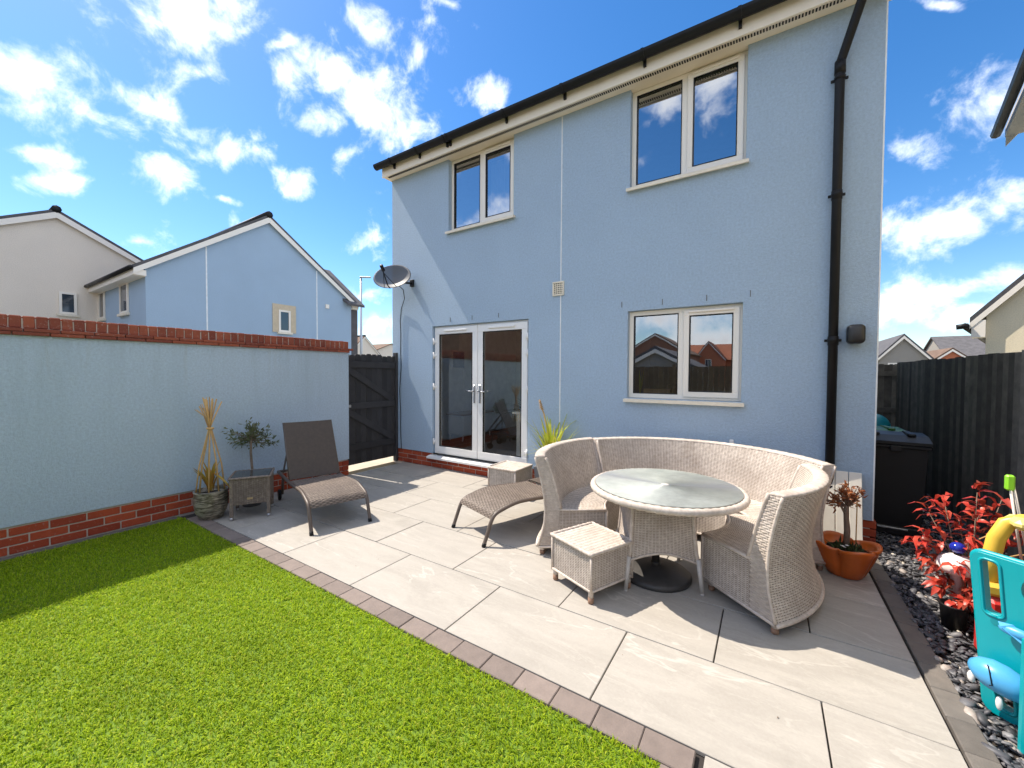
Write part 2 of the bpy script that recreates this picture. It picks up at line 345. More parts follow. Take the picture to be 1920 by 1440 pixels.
M['glaze'] = glaze_mat()

# ------------------------------------------------------------------ mesh helpers
class MB:
    def __init__(s): s.v = []; s.f = []; s.smooth = []
    def add(s, vs, fs, smooth=False):
        b = len(s.v); s.v += [tuple(p) for p in vs]; s.f += [tuple(i+b for i in f) for f in fs]; s.smooth += [smooth]*len(fs); return s
    def box(s, x0, x1, y0, y1, z0, z1, bev=0.0, mtx=None):
        if bev <= 0:
            vs = [(x, y, z) for z in (z0, z1) for y in (y0, y1) for x in (x0, x1)]
            fs = [(0, 2, 3, 1), (4, 5, 7, 6), (0, 1, 5, 4), (2, 6, 7, 3), (0, 4, 6, 2), (1, 3, 7, 5)]
        else:
            b = min(bev, (x1-x0)*.45, (y1-y0)*.45, (z1-z0)*.45); vs = []; fs = []
            idx = {}
            for sx in (0, 1):
                for sy in (0, 1):
                    for sz in (0, 1):
                        X = (x0, x1)[sx]; Y = (y0, y1)[sy]; Z = (z0, z1)[sz]
                        dx = b*(1-2*sx); dy = b*(1-2*sy); dz = b*(1-2*sz)
                        for ax in range(3):
                            p = [X+dx, Y+dy, Z+dz]; p[ax] = (X, Y, Z)[ax]; idx[(sx, sy, sz, ax)] = len(vs); vs.append(tuple(p))
            def quad(k, ordr): fs.append(tuple(idx[q] for q in ordr))
            for a in range(3):
                o1, o2 = (a+1) % 3, (a+2) % 3
                for sgn in (0, 1):
                    q = []
                    for (p, r) in ((0, 0), (1, 0), (1, 1), (0, 1)):
                        t = [0, 0, 0]; t[a] = sgn; t[o1] = p; t[o2] = r; q.append((*t, a))
                    if sgn == 0: q.reverse()
                    fs.append(tuple(idx[k] for k in q))
            for a in range(3):            # edges along axis a
                o1, o2 = (a+1) % 3, (a+2) % 3
                for p in (0, 1):
                    for r in (0, 1):
                        t0 = [0, 0, 0]; t0[o1] = p; t0[o2] = r; t1 = list(t0); t1[a] = 1
                        q = [(*t0, o1), (*t1, o1), (*t1, o2), (*t0, o2)]
                        if (p + r) % 2 == 0: q.reverse()
                        fs.append(tuple(idx[k] for k in q))
            for sx in (0, 1):
                for sy in (0, 1):
                    for sz in (0, 1):
                        q = [(sx, sy, sz, 0), (sx, sy, sz, 1), (sx, sy, sz, 2)]
                        if (sx+sy+sz) % 2 == 0: q.reverse()
                        fs.append(tuple(idx[k] for k in q))
        if mtx is not None: vs = [tuple(mtx @ Vector(p)) for p in vs]
        return s.add(vs, fs)
    def bar(s, a, b, w, h, bev=0.0, up=(0, 0, 1)):
        a = Vector(a); b = Vector(b); d = b-a; L = d.length; d.normalize(); upv = Vector(up)
        x = d.cross(upv)
        if x.length < 1e-5: x = d.cross(Vector((0, 1, 0)))
        x.normalize(); y = x.cross(d)
        mt = Matrix((d, x, y)).transposed().to_4x4(); mt.translation = a
        return s.box(0, L, -w/2, w/2, -h/2, h/2, bev, mt)
    def tube(s, pts, rad, n=8, cap=True, smooth=True, flat=1.0):
        pts = [Vector(p) for p in pts]; m_ = len(pts); rads = rad if isinstance(rad, (list, tuple)) else [rad]*m_
        tn = []
        for i in range(m_):
            d = pts[min(i+1, m_-1)] - pts[max(i-1, 0)]; tn.append(d.normalized() if d.length > 0 else Vector((0, 0, 1)))
        ref = Vector((0, 0, 1)) if abs(tn[0].z) < .9 else Vector((1, 0, 0))
        x = tn[0].cross(ref).normalized(); vs = []
        for i in range(m_):
            x = (x - tn[i]*x.dot(tn[i]))
            x = x.normalized() if x.length > 1e-6 else tn[i].orthogonal().normalized()
            y = tn[i].cross(x)
            for k in range(n):
                a = 2*PI*k/n; vs.append(pts[i] + x*(rads[i]*math.cos(a)) + y*(rads[i]*flat*math.sin(a)))
        fs = [(i*n+k, i*n+(k+1) % n, (i+1)*n+(k+1) % n, (i+1)*n+k) for i in range(m_-1) for k in range(n)]
        if cap: fs += [tuple(range(n-1, -1, -1)), tuple((m_-1)*n+k for k in range(n))]
        return s.add(vs, fs, smooth)
    def lathe(s, prof, n=24, c=(0, 0, 0), smooth=True, sx=1, sy=1):
        vs = []
        for r, z in prof:
            for k in range(n):
                a = 2*PI*k/n; vs.append((c[0]+r*sx*math.cos(a), c[1]+r*sy*math.sin(a), c[2]+z))
        fs = [(i*n+k, i*n+(k+1) % n, (i+1)*n+(k+1) % n, (i+1)*n+k) for i in range(len(prof)-1) for k in range(n)]
        if prof[0][0] > 1e-4: fs.append(tuple(range(n-1, -1, -1)))
        if prof[-1][0] > 1e-4: fs.append(tuple((len(prof)-1)*n+k for k in range(n)))
        return s.add(vs, fs, smooth)
    def prism(s, poly, d, org=(0, 0, 0), ax=(1, 0, 0), ay=(0, 0, 1), smooth=False):
        """poly in (ax, ay) plane, extruded by vector d"""
        o = Vector(org); X = Vector(ax); Y = Vector(ay); d = Vector(d); n = len(poly)
        vs = [o+X*p[0]+Y*p[1] for p in poly]; vs += [p+d for p in vs]
        fs = [tuple(range(n-1, -1, -1)), tuple(range(n, 2*n))]
        s.add(vs, fs, False); b = len(s.v)-2*n
        for i in range(n):
            j = (i+1) % n; s.f.append((b+i, b+j, b+n+j, b+n+i)); s.smooth.append(smooth)
        return s
    def quad(s, a, b, c, d): return s.add([a, b, c, d], [(0, 1, 2, 3)])
    def sphere(s, c, rx, ry, rz, nu=20, nv=12, mtx=None):
        vs = []; fs = []
        for i in range(nv+1):
            t = PI*i/nv
            for k in range(nu):
                a = 2*PI*k/nu; p = Vector((rx*math.sin(t)*math.cos(a), ry*math.sin(t)*math.sin(a), rz*math.cos(t)))
                if mtx is not None: p = mtx @ p
                vs.append((c[0]+p[0], c[1]+p[1], c[2]+p[2]))
        for i in range(nv):
            for k in range(nu): fs.append((i*nu+k, (i+1)*nu+k, (i+1)*nu+(k+1) % nu, i*nu+(k+1) % nu))
        return s.add(vs, fs, True)
    def leaf(s, base, tip, w, up=(0, 0, 1), bend=0.0, seg=3):
        """small pointed leaf, folded slightly along its rib"""
        b = Vector(base); t = Vector(tip); d = t-b; u = Vector(up); x = d.cross(u)
        x = x.normalized() if x.length > 1e-6 else d.orthogonal().normalized()
        nn = x.cross(d).normalized(); L = d.length; vs = []
        for i in range(seg+1):
            k = i/seg; p = b+d*k + nn*(bend*L*math.sin(PI*k)*.5 - bend*L*k*k*.5); ww = w*.5*math.sin(PI*min(.97, .08+k*.9))
            vs += [p-x*ww+nn*ww*.25, p, p+x*ww+nn*ww*.25]
        fs = []
        for i in range(seg):
            o = i*3; fs += [(o, o+1, o+4, o+3), (o+1, o+2, o+5, o+4)]
        return s.add(vs, fs, True)
    def mesh(s, name):
        me = bpy.data.meshes.new(name); me.from_pydata(s.v, [], s.f); me.polygons.foreach_set('use_smooth', s.smooth); me.update(); return me

def tag(o, label=None, cat=None, group=None, kind=None):
    if label: o['label'] = label
    if cat: o['category'] = cat
    if group: o['group'] = group
    if kind: o['kind'] = kind
    return o
def empty(name, loc=(0, 0, 0), rz=0, label=None, cat=None, group=None, kind=None):
    o = bpy.data.objects.new(name, None); COL.objects.link(o); o.location = loc; o.rotation_euler = (0, 0, rz); o.empty_display_size = .1
    return tag(o, label, cat, group, kind)
def obj(name, mb, mt, parent=None, loc=(0, 0, 0), rot=(0, 0, 0), world=False, kind=None, label=None):
    """link one mesh object; world=True: the vertices are in world space, the (unrotated) parent chain's origin is taken off"""
    if world and parent is not None:
        off = Vector((0, 0, 0)); p = parent
        while p is not None: off += Vector(p.location); p = p.parent
        mb.v = [tuple(Vector(q)-off) for q in mb.v]
    me = mb if isinstance(mb, bpy.types.Mesh) else mb.mesh(name)
    if mt is not None and len(me.materials) == 0: me.materials.append(mt)
    o = bpy.data.objects.new(name, me); COL.objects.link(o); o.parent = parent; o.location = loc; o.rotation_euler = rot
    if kind: o['kind'] = kind
    if label: o['label'] = label
    return o
def copy_tree(o, parent=None):
    c = o.copy(); COL.objects.link(c); c.parent = parent
    for ch in list(o.children): copy_tree(ch, c)
    return c
def fast_mesh(name, V, F, mt, tint=None, smooth=False):
    V = np.asarray(V, np.float32); F = np.asarray(F, np.int32); k = F.shape[1]
    me = bpy.data.meshes.new(name); me.vertices.add(len(V)); me.vertices.foreach_set('co', V.ravel())
    me.loops.add(F.size); me.loops.foreach_set('vertex_index', F.ravel()); me.polygons.add(len(F))
    me.polygons.foreach_set('loop_start', np.arange(0, F.size, k, dtype=np.int32))
    if smooth: me.polygons.foreach_set('use_smooth', np.ones(len(F), bool))
    me.update(calc_edges=True); me.materials.append(mt)
    if tint is not None:
        a = me.color_attributes.new('tint', 'FLOAT_COLOR', 'POINT'); c = np.ones((len(V), 4), np.float32); c[:, :3] = tint; a.data.foreach_set('color', c.ravel())
    return me

def holed_wall(mb, x0, x1, z0, z1, holes, y, depth, out=-1):
    """front sheet at y with reveals going back by depth; holes=(hx0,hx1,hz0,hz1); out=-1 faces -Y"""
    xs = sorted({x0, x1, *[h[0] for h in holes], *[h[1] for h in holes]}); zs = sorted({z0, z1, *[h[2] for h in holes], *[h[3] for h in holes]})
    for i in range(len(xs)-1):
        for j in range(len(zs)-1):
            cx = (xs[i]+xs[i+1])/2; cz = (zs[j]+zs[j+1])/2
            if any(h[0] < cx < h[1] and h[2] < cz < h[3] for h in holes): continue
            mb.quad((xs[i], y, zs[j]), (xs[i+1], y, zs[j]), (xs[i+1], y, zs[j+1]), (xs[i], y, zs[j+1]))
    for a, b, c, d in holes:
        yb = y+depth
        mb.quad((a, y, c), (a, y, d), (a, yb, d), (a, yb, c)); mb.quad((b, y, c), (b, yb, c), (b, yb, d), (b, y, d))
        mb.quad((a, y, c), (a, yb, c), (b, yb, c), (b, y, c)); 
        if d < z1: mb.quad((a, y, d), (b, y, d), (b, yb, d), (a, yb, d))
    return mb

def weave(mb, P, ulen, vlen, row=.016, stake=.03, amp=.0022, stakes=True, gap=.0016, alt=True):
    """woven ribbons over the surface P(u,v) (numpy, metres) -> appended to mb"""
    ns = max(2, int(round(ulen/stake))); nr = max(1, int(round(vlen/row)))
    e = 1e-3
    def PN(u, v):
        p = P(u, v); n = np.cross(P(np.minimum(u+e, ulen), v)-P(np.maximum(u-e, 0), v), P(u, np.minimum(v+e, vlen))-P(u, np.maximum(v-e, 0)))
        n /= np.maximum(np.linalg.norm(n, axis=-1, keepdims=True), 1e-9); return p, n
    us = np.linspace(0, ulen, 2*ns+1); ph = np.cos(np.arange(2*ns+1)*(PI/2 if alt else PI))
    dv = vlen/nr
    for r in range(nr):
        sgn = (1 if r % 2 else -1) if alt else 1; vs = []
        for vv, lift in ((r*dv+gap, -.0012), ((r+.5)*dv, .0012), ((r+1)*dv-gap, -.0012)):
            p, n = PN(us, np.full_like(us, vv)); vs.append(p + n*(sgn*ph*amp+lift)[:, None])
        V = np.stack(vs, 1).reshape(-1, 3); m_ = len(us); fs = []
        for i in range(m_-1):
            o = i*3; fs += [(o, o+3, o+4, o+1), (o+1, o+4, o+5, o+2)]
        mb.add(V.tolist(), fs, True)
    if stakes:
        nv = max(2, min(24, int(vlen/.06)+1)); vv = np.linspace(0, vlen, nv+1)
        for k in range(ns+1):
            u0 = ulen*k/ns; w = .0035
            a, n1 = PN(np.full_like(vv, max(0, u0-w)), vv); b, n2 = PN(np.full_like(vv, min(ulen, u0+w)), vv)
            V = np.stack([a, b], 1).reshape(-1, 3); mb.add(V.tolist(), [(2*i, 2*i+1, 2*i+3, 2*i+2) for i in range(nv)], True)
    return mb
def sheet(mb, P, ulen, vlen, nu, nv, off=-.0045):
    e = 1e-3; u, v = np.meshgrid(np.linspace(0, ulen, nu+1), np.linspace(0, vlen, nv+1)); p = P(u, v)
    n = np.cross(P(np.minimum(u+e, ulen), v)-P(np.maximum(u-e, 0), v), P(u, np.minimum(v+e, vlen))-P(u, np.maximum(v-e, 0)))
    n /= np.maximum(np.linalg.norm(n, axis=-1, keepdims=True), 1e-9); V = (p+n*off).reshape(-1, 3)
    mb.add(V.tolist(), [(j*(nu+1)+i, j*(nu+1)+i+1, (j+1)*(nu+1)+i+1, (j+1)*(nu+1)+i) for j in range(nv) for i in range(nu)], True); return mb
def flatP(o, ux, vx):
    o = np.array(o, float); ux = np.array(ux, float); vx = np.array(vx, float)
    return lambda u, v: o + np.multiply.outer(u, ux) + np.multiply.outer(v, vx)
def braid(mb, pts, rad, n=8, twist=60, amp=.22, closed=False, flat=1.0):
    """rope-like rim: radius swells in a slanting pattern along the path"""
    pts = [Vector(p) for p in pts]; m_ = len(pts); vs = []; s = 0.0
    for i in range(m_):
        if i: s += (pts[i]-pts[i-1]).length
        a_ = pts[(i+1) % m_] if closed else pts[min(i+1, m_-1)]; b_ = pts[i-1] if (closed or i) else pts[0]
        d = (a_-b_).normalized(); x = d.cross(Vector((0, 0, 1)))
        x = x.normalized() if x.length > 1e-4 else Vector((1, 0, 0)); y = x.cross(d)
        for k in range(n):
            a = 2*PI*k/n; rr = rad*(1+amp*math.sin(2*a+s*twist)); vs.append(pts[i]+x*rr*math.cos(a)+y*rr*flat*math.sin(a))
    e = m_ if closed else m_-1
    fs = [(i*n+k, i*n+(k+1) % n, ((i+1) % m_)*n+(k+1) % n, ((i+1) % m_)*n+k) for i in range(e) for k in range(n)]
    if not closed: fs += [tuple(range(n-1, -1, -1)), tuple((m_-1)*n+k for k in range(n))]
    return mb.add(vs, fs, True)

# ------------------------------------------------------------------ the ground
g = MB(); g.quad((-900, -900, -.10), (900, -900, -.10), (900, 900, -.10), (-900, 900, -.10)); obj('ground', g, M['ground'], kind='structure')
pt = obj('patio', MB().box(-5.2, .80, 1.60, 4.70, -.09, -.021).box(-.32, .80, -2.4, 1.599, -.09, -.021), M['joint'], kind='structure')
ROWS = [-2.371, -1.787, -1.203, -.618, -.034, .551, 1.135, 1.717, 2.298, 2.880, 3.461, 4.043, 4.66]
GAP = .0035
for ri in range(12):
    y0, y1 = ROWS[ri]+GAP, ROWS[ri+1]-GAP
    start = .236 if ri % 2 == 1 else -.213
    ks = sorted({start + .9035*k for k in range(-7, 3)})
    left, right = (-.185, .682) if ri < 7 else (-5.195, .682)
    xs = [left] + [x for x in ks if left+.03 < x < right-.03] + [right]
    for a, b in zip(xs[:-1], xs[1:]):
        if ri == 11: y1 = 4.645
        s = MB().box(-(b-a)/2+GAP, (b-a)/2-GAP, -(y1-y0)/2, (y1-y0)/2, -.02, 0, .0025)
        obj('slab', s, M['slab'], pt, ((a+b)/2, (y0+y1)/2, RNG.uniform(-.0012, .0012)))
ke = MB().box(-.0985, .0985, -.062, .062, -.07, 0, .004).mesh('kerb_block')
x = -4.99+.0
for i in range(24):
    xc = -4.913+.2*i
    if xc > -.25: break
    obj('kerb_block', ke, M['kerb'], pt, (xc, 1.648+RNG.uniform(-.001, .001), .003+RNG.uniform(-.002, .002)), (0, 0, RNG.uniform(-.006, .006)))
for i in range(19):
    obj('kerb_block', ke, M['kerb'], pt, (-.262, 1.483-.2*i, .003), (0, 0, PI/2+RNG.uniform(-.006, .006)))
kr = MB().box(-.05, .05, -.0985, .0985, -.07, 0, .004).mesh('kerb_block')
for i in range(35):
    obj('kerb_block', kr, M['kerb_grey'], pt, (.742+RNG.uniform(-.001, .001), -2.4+.2*i, .004+RNG.uniform(-.002, .002)), (0, 0, RNG.uniform(-.008, .008)))
deb = MB()
for i in range(14):
    x, y = RNG.uniform(-4.6, .6), RNG.uniform(1.75, 4.3); a = RNG.uniform(0, 2*PI); L = RNG.uniform(.006, .014); deb.leaf((x, y, .002), (x+L*math.cos(a), y+L*math.sin(a), .004), L*.5, bend=.4, seg=2)
obj('leaf_litter', deb, M['bark'], None, kind='stuff')['label'] = 'tiny dry leaf scraps scattered on the paving'
# turf
lawn = obj('lawn', MB().box(-5.2, -.325, -3.2, 1.584, -.09, -.012), M['turf_base'], kind='structure')
edg = MB().box(-5.197, -5.125, -3.2, 1.55, -.06, -.004, .004); obj('edging_strip', edg, M['kerb_grey'], lawn, world=True)
def turf():
    n = 210000
    # more blades where the lawn is close
    X = RNG.uniform(-5.10, -.33, n*2); Y = RNG.uniform(-1.3, 1.583, n*2)
    keep = (Y > -.45 - .25*(X+5)) | (RNG.random(n*2) < .25)
    X = X[keep][:n]; Y = Y[keep][:n]; n = len(X)
    L = RNG.uniform(.015, .033, n); a = RNG.uniform(0, 2*PI, n); w = RNG.uniform(.0012, .0023, n)
    lean = RNG.uniform(.25, 1.25, n); k2 = RNG.uniform(-.4, 1.3, n)
    dx, dy = np.cos(a), np.sin(a); sx, sy = -dy, dx
    P0 = np.stack([X, Y, np.full(n, -.012)], 1)
    d1 = np.stack([dx*np.sin(lean*.5), dy*np.sin(lean*.5), np.cos(lean*.5)], 1)
    l2 = lean+k2; d2 = np.stack([dx*np.sin(l2), dy*np.sin(l2), np.cos(l2)*.8], 1)
    b2 = a+RNG.uniform(-.9, .9, n); l3 = l2+.5; d3 = np.stack([np.cos(b2)*np.sin(l3), np.sin(b2)*np.sin(l3), np.cos(l3)*.7], 1)
    P1 = P0+d1*L[:, None]*.45; P2 = P1+d2*L[:, None]*.35; P3 = P2+d3*L[:, None]*.3
    S = np.stack([sx, sy, np.zeros(n)], 1)*w[:, None]
    V = np.stack([P0-S, P0+S, P1-S, P1+S, P2-S*.8, P2+S*.8, P3-S*.25, P3+S*.25], 1).reshape(-1, 3)
    b = np.arange(n)*8; F = np.concatenate([np.stack([b+i, b+i+1, b+i+3, b+i+2], 1) for i in (0, 2, 4)])
    base = np.array([[.26, .385, .012], [.335, .46, .015], [.45, .55, .03], [.18, .295, .010], [.49, .51, .07]])
    ci = RNG.choice(5, n, p=[.33, .30, .18, .13, .06]); c = base[ci]*RNG.uniform(.8, 1.2, (n, 1))
    o = obj('grass', fast_mesh('grass', V, F, M['grass'], np.repeat(c, 8, 0), True), None, kind='stuff')
    o['label'] = 'bright green artificial turf blades of the lawn'
turf()
# slate chippings
gv = obj('gravel_bed', MB().box(.801, 1.80, -2.4, 9.0, -.095, -.03), M['soil'], kind='structure')
def gravel():
    bv = np.array([(x, y, z) for x in (-1, 1) for y in (-1, 1) for z in (-1, 1)], float)*.62
    bv = np.concatenate([bv, [(1, 0, 0), (-1, 0, 0), (0, 1, 0), (0, -1, 0), (0, 0, 1), (0, 0, -1)]])
    F0 = []
    for ci, q in ((8, (4, 6, 7, 5)), (9, (0, 1, 3, 2)), (10, (2, 3, 7, 6)), (11, (0, 4, 5, 1)), (12, (1, 5, 7, 3)), (13, (0, 2, 6, 4))):
        for i in range(4): F0.append((ci, q[i], q[(i+1) % 4]))
    F0 = np.array(F0); n = 19000
    Y = np.where(RNG.random(n) < .80, RNG.uniform(-1.0, 4.9, n), RNG.uniform(4.9, 8.9, n)); X = RNG.uniform(.785, 1.76, n)
    sz = RNG.uniform(.009, .020, n)*(1+RNG.random(n)**4*.7)
    S = np.stack([sz*RNG.uniform(.9, 1.7, n), sz*RNG.uniform(.55, 1, n), sz*RNG.uniform(.22, .5, n)], 1)
    az = RNG.uniform(0, 2*PI, n); t1 = RNG.normal(0, .42, n); t2 = RNG.normal(0, .35, n)
    ca, sa = np.cos(az), np.sin(az); V = bv[None]*S[:, None]*(1+RNG.uniform(-.16, .16, (n, 14, 1)))
    def rot(V, i, j, c, s):
        a, b = V[..., i].copy(), V[..., j].copy(); V[..., i] = a*c[:, None]-b*s[:, None]; V[..., j] = a*s[:, None]+b*c[:, None]
    rot(V, 1, 2, np.cos(t1), np.sin(t1)); rot(V, 0, 2, np.cos(t2), np.sin(t2)); rot(V, 0, 1, ca, sa)
    V += np.stack([X, Y, RNG.uniform(-.028, .006, n)], 1)[:, None]
    F = (F0[None]+(np.arange(n)*14)[:, None, None]).reshape(-1, 3)
    base = np.array([[.075, .076, .086], [.115, .115, .125], [.19, .188, .195], [.055, .055, .06], [.46, .42, .35], [.32, .28, .25]])
    c = base[RNG.choice(6, n, p=[.33, .27, .14, .18, .025, .055])]*RNG.uniform(.75, 1.25, (n, 1))
    o = obj('gravel', fast_mesh('gravel', V.reshape(-1, 3), F, M['pebble'], np.repeat(c, 14, 0), True), None, kind='stuff')
    o['label'] = 'dark slate pebbles along the right edge of the patio'
gravel()
obj('path', MB().box(-9.5, -5.46, 2.6, 14, -.095, -.03), M['path'], kind='structure')

# ------------------------------------------------------------------ the blue house
HX0, HX1, HY = -5.475, .805, 4.66
house = empty('house', (HX0, HY, 0), 0, 'blue rendered two storey house with white french doors and three windows', 'house')
DOOR = (-4.53, -2.745, .205, 2.262); LW = (-1.395, -.225, 1.235, 2.252); UL = (-4.19, -2.995, 3.70, 4.80); UR = (-1.392, -.225, 3.67, 4.80)
w = MB(); holed_wall(w, HX0, HX1, .225, 4.80, [(DOOR[0], DOOR[1], .225, DOOR[3]), LW, UL, UR], HY, .13)
w.quad((HX0, HY, .225), (HX0, HY, 4.8), (HX0, HY+8.5, 4.8), (HX0, HY+8.5, .225)); w.quad((HX1, HY, .225), (HX1, HY+8.5, .225), (HX1, HY+8.5, 4.8), (HX1, HY, 4.8))
w.quad((HX0, HY+8.5, .225), (HX0, HY+8.5, 4.8), (HX1, HY+8.5, 4.8), (HX1, HY+8.5, .225))
for X in (HX0, HX1): w.add([(X, HY, 4.8), (X, HY+8.5, 4.8), (X, HY+4.25, 7.7)], [(0, 1, 2)])
w.quad((HX0, HY, .225), (HX0, HY+.03, .225), (HX1, HY+.03, .225), (HX1, HY, .225))
obj('wall', w, M['blue'], house, world=True)
# plinth: mortar backing and bricks
pb = MB(); pb.box(HX0+.016, DOOR[0]-.0, HY+.022, HY+.2, -.05, .222); pb.box(DOOR[0]+.001, DOOR[1]-.001, HY+.022, HY+.2, -.05, .142); pb.box(DOOR[1], HX1-.016, HY+.022, HY+.2, -.05, .222)
pb.box(HX1-.15, HX1-.018, HY+.2, HY+8, -.05, .222); pb.box(HX0+.018, HX0+.15, HY+.2, HY+8, -.05, .222)
obj('mortar', pb, M['mortar'], house, world=True)
def brick_mesh(L, H=.065, D=.10, bev=.004): return MB().box(-L/2, L/2, -D/2, D/2, -H/2, H/2, bev).mesh('brick')
BF, BH = brick_mesh(.215), brick_mesh(.1025)
def brick_run(parent, fn, length, z0, courses, top_limit=None, mt=M['brick'], rz=0, off=Vector((0, 0, 0))):
    """fn(s) -> world xy of the brick centre line at distance s"""
    for c in range(courses):
        s = 0.0; first = c % 2 == 1
        while s < length-.03:
            me, L = (BH, .1025) if first else (BF, .215); first = False
            if s+L > length+.05: me, L = BH, .1025
            mid = s+L/2; z = z0+.0375+.075*c-.005
            if top_limit is None or top_limit(mid, z):
                p = fn(mid); o = obj('brick', me, mt, parent, (p[0]-off.x, p[1]-off.y, z+RNG.uniform(-.001, .001)-off.z), (RNG.uniform(-.01, .01), 0, rz+RNG.uniform(-.006, .006)))
            s += L+.010
brick_run(house, lambda s: (HX0+.016+s, HY+.064+RNG.uniform(-.0015, .0015)), HX1-HX0-.03, -.0, 3, lambda s, z: not (DOOR[0]-.02 < HX0+s < DOOR[1]+.02 and z > .16), off=Vector((HX0, HY, 0)))
for c in range(3):
    for i in range(3): obj('brick', BF, M['brick'], house, (HX1-.07-HX0, .13+.225*i+(.11 if c % 2 else 0), .0325+.075*c), (0, 0, PI/2))
# roof edge
fy = 4.475
obj('soffit', MB().box(HX0-.03, HX1+.05, fy+.022, HY+.125, 4.802, 4.818), M['soffit'], house, world=True)
obj('fascia', MB().box(HX0-.035, HX1+.055, fy, fy+.02, 4.785, 5.00, .003), M['soffit'], house, world=True)
vn = MB()
for i in range(250):
    xx = HX0+.05+i*.025
    vn.box(xx, xx+.013, fy+.05, fy+.09, 4.796, 4.8015)
obj('soffit_vent', vn, M['dark_hole'], house, world=True, kind='stuff')
obj('soffit_end', MB().box(HX0-.034, HX0-.004, fy+.021, HY+.3, 4.80, 5.02, .003), M['soffit'], house, world=True)
rf = MB()
for sgn, ya, yb in ((1, fy-.04, HY+4.25), (-1, HY+8.5+.2, HY+4.25)):
    za = 4.985; zb = 7.95
    rf.quad((HX0-.12, ya, za), (HX1+.12, ya, za), (HX1+.12, yb, zb), (HX0-.12, yb, zb))
    rf.quad((HX0-.12, ya, za-.05), (HX0-.12, yb, zb-.05), (HX1+.12, yb, zb-.05), (HX1+.12, ya, za-.05))
obj('roof', rf, M['slate'], house, world=True)
# gutter: half round trough
gm = MB(); gy_, gz_, gr = fy-.075, 4.965, .062; arc = [(gr*math.cos(a), gr*math.sin(a)*1.15) for a in np.linspace(PI, 2*PI, 9)]
prof = arc + [(.87*p[0], .87*p[1]) for p in reversed(arc)]
gm.prism(prof, (HX1-HX0+.16, 0, 0), (HX0-.09, gy_, gz_), (0, 1, 0), (0, 0, 1))
gm.prism(arc, (.006, 0, 0), (HX0-.094, gy_, gz_), (0, 1, 0), (0, 0, 1))
gut = obj('gutter', gm, M['black_plastic'], house, world=True)
ring = [(1.13*p[0], 1.13*p[1]) for p in arc] + [(1.02*p[0], 1.02*p[1]) for p in reversed(arc)]
for xx in (-5.2, -4.62, -4.05, -3.99, -3.0, -2.15, -1.2, -.3, .62):
    b = MB().prism(ring, (.03, 0, 0), (xx, gy_, gz_), (0, 1, 0), (0, 0, 1)); b.box(xx, xx+.03, fy-.03, fy-.001, 4.85, 4.97)
    obj('gutter_bracket', b, M['black_plastic'], gut, world=True)
dpx, dpy = .49, HY-.055
dp = MB(); dp.tube([(dpx+.16, gy_, 4.92), (dpx+.16, gy_+.0, 4.83), (dpx+.145, gy_+.03, 4.77), (dpx+.02, dpy-.02, 4.36), (dpx+.002, dpy, 4.30), (dpx, dpy, 4.22), (dpx, dpy, .02)], .036, 14)
dp.tube([(dpx, dpy, 4.20), (dpx, dpy, 4.31)], .041, 14); dp.tube([(dpx+.16, gy_, 4.80), (dpx+.16, gy_, 4.93)], .042, 14)
for z in (3.14, 1.835): dp.tube([(dpx, dpy, z-.05), (dpx, dpy, z+.03)], .040, 14)
down = obj('downpipe', dp, M['black_plastic'], house, world=True)
for z in (4.16, 3.135, 1.83, .5):
    c = MB().box(dpx-.062, dpx+.062, dpy+.012, dpy+.028, z-.012, z+.012, .003); c.tube([(dpx, dpy, z-.014), (dpx, dpy, z+.014)], .042, 14)
    obj('pipe_clip', c, M['black_plastic'], down, world=True)
obj('movement_joint', MB().box(-2.272, -2.258, HY-.004, HY+.002, .226, 4.80), M['bead'], house, world=True)
obj('corner_bead', MB().box(HX1-.008, HX1+.003, HY-.003, HY+.006, .226, 4.80), M['bead'], house, world=True)
v_ = MB(); v_.box(-2.378, -2.216, HY-.02, HY-.0005, 2.525, 2.545, .002); v_.box(-2.378, -2.216, HY-.02, HY-.0005, 2.685, 2.705, .002)
v_.box(-2.378, -2.358, HY-.02, HY-.0005, 2.546, 2.684, .002); v_.box(-2.236, -2.216, HY-.02, HY-.0005, 2.546, 2.684, .002)
for i in range(5): v_.box(-2.357+.0, -2.237, HY-.014, HY-.005, 2.556+.026*i, 2.566+.026*i)
for i in range(4): v_.box(-2.338+.026*i, -2.330+.026*i, HY-.013, HY-.006, 2.547, 2.683)
vent = obj('air_vent', v_, M['sill'], house, world=True); obj('vent_back', MB().box(-2.356, -2.238, HY-.004, HY-.001, 2.547, 2.683), M['dark_hole'], vent, world=True)
for xx, z in ((-1.467, 2.335), (-1.008, 2.325), (-.56, 2.325), (-.163, 2.33), (-4.15, 2.345), (-3.72, 2.345), (-3.24, 2.345)):
    obj('weep_vent', MB().box(xx-.004, xx+.004, HY-.006, HY-.0005, z-.032, z+.032), M['planter_grey'], house, world=True)

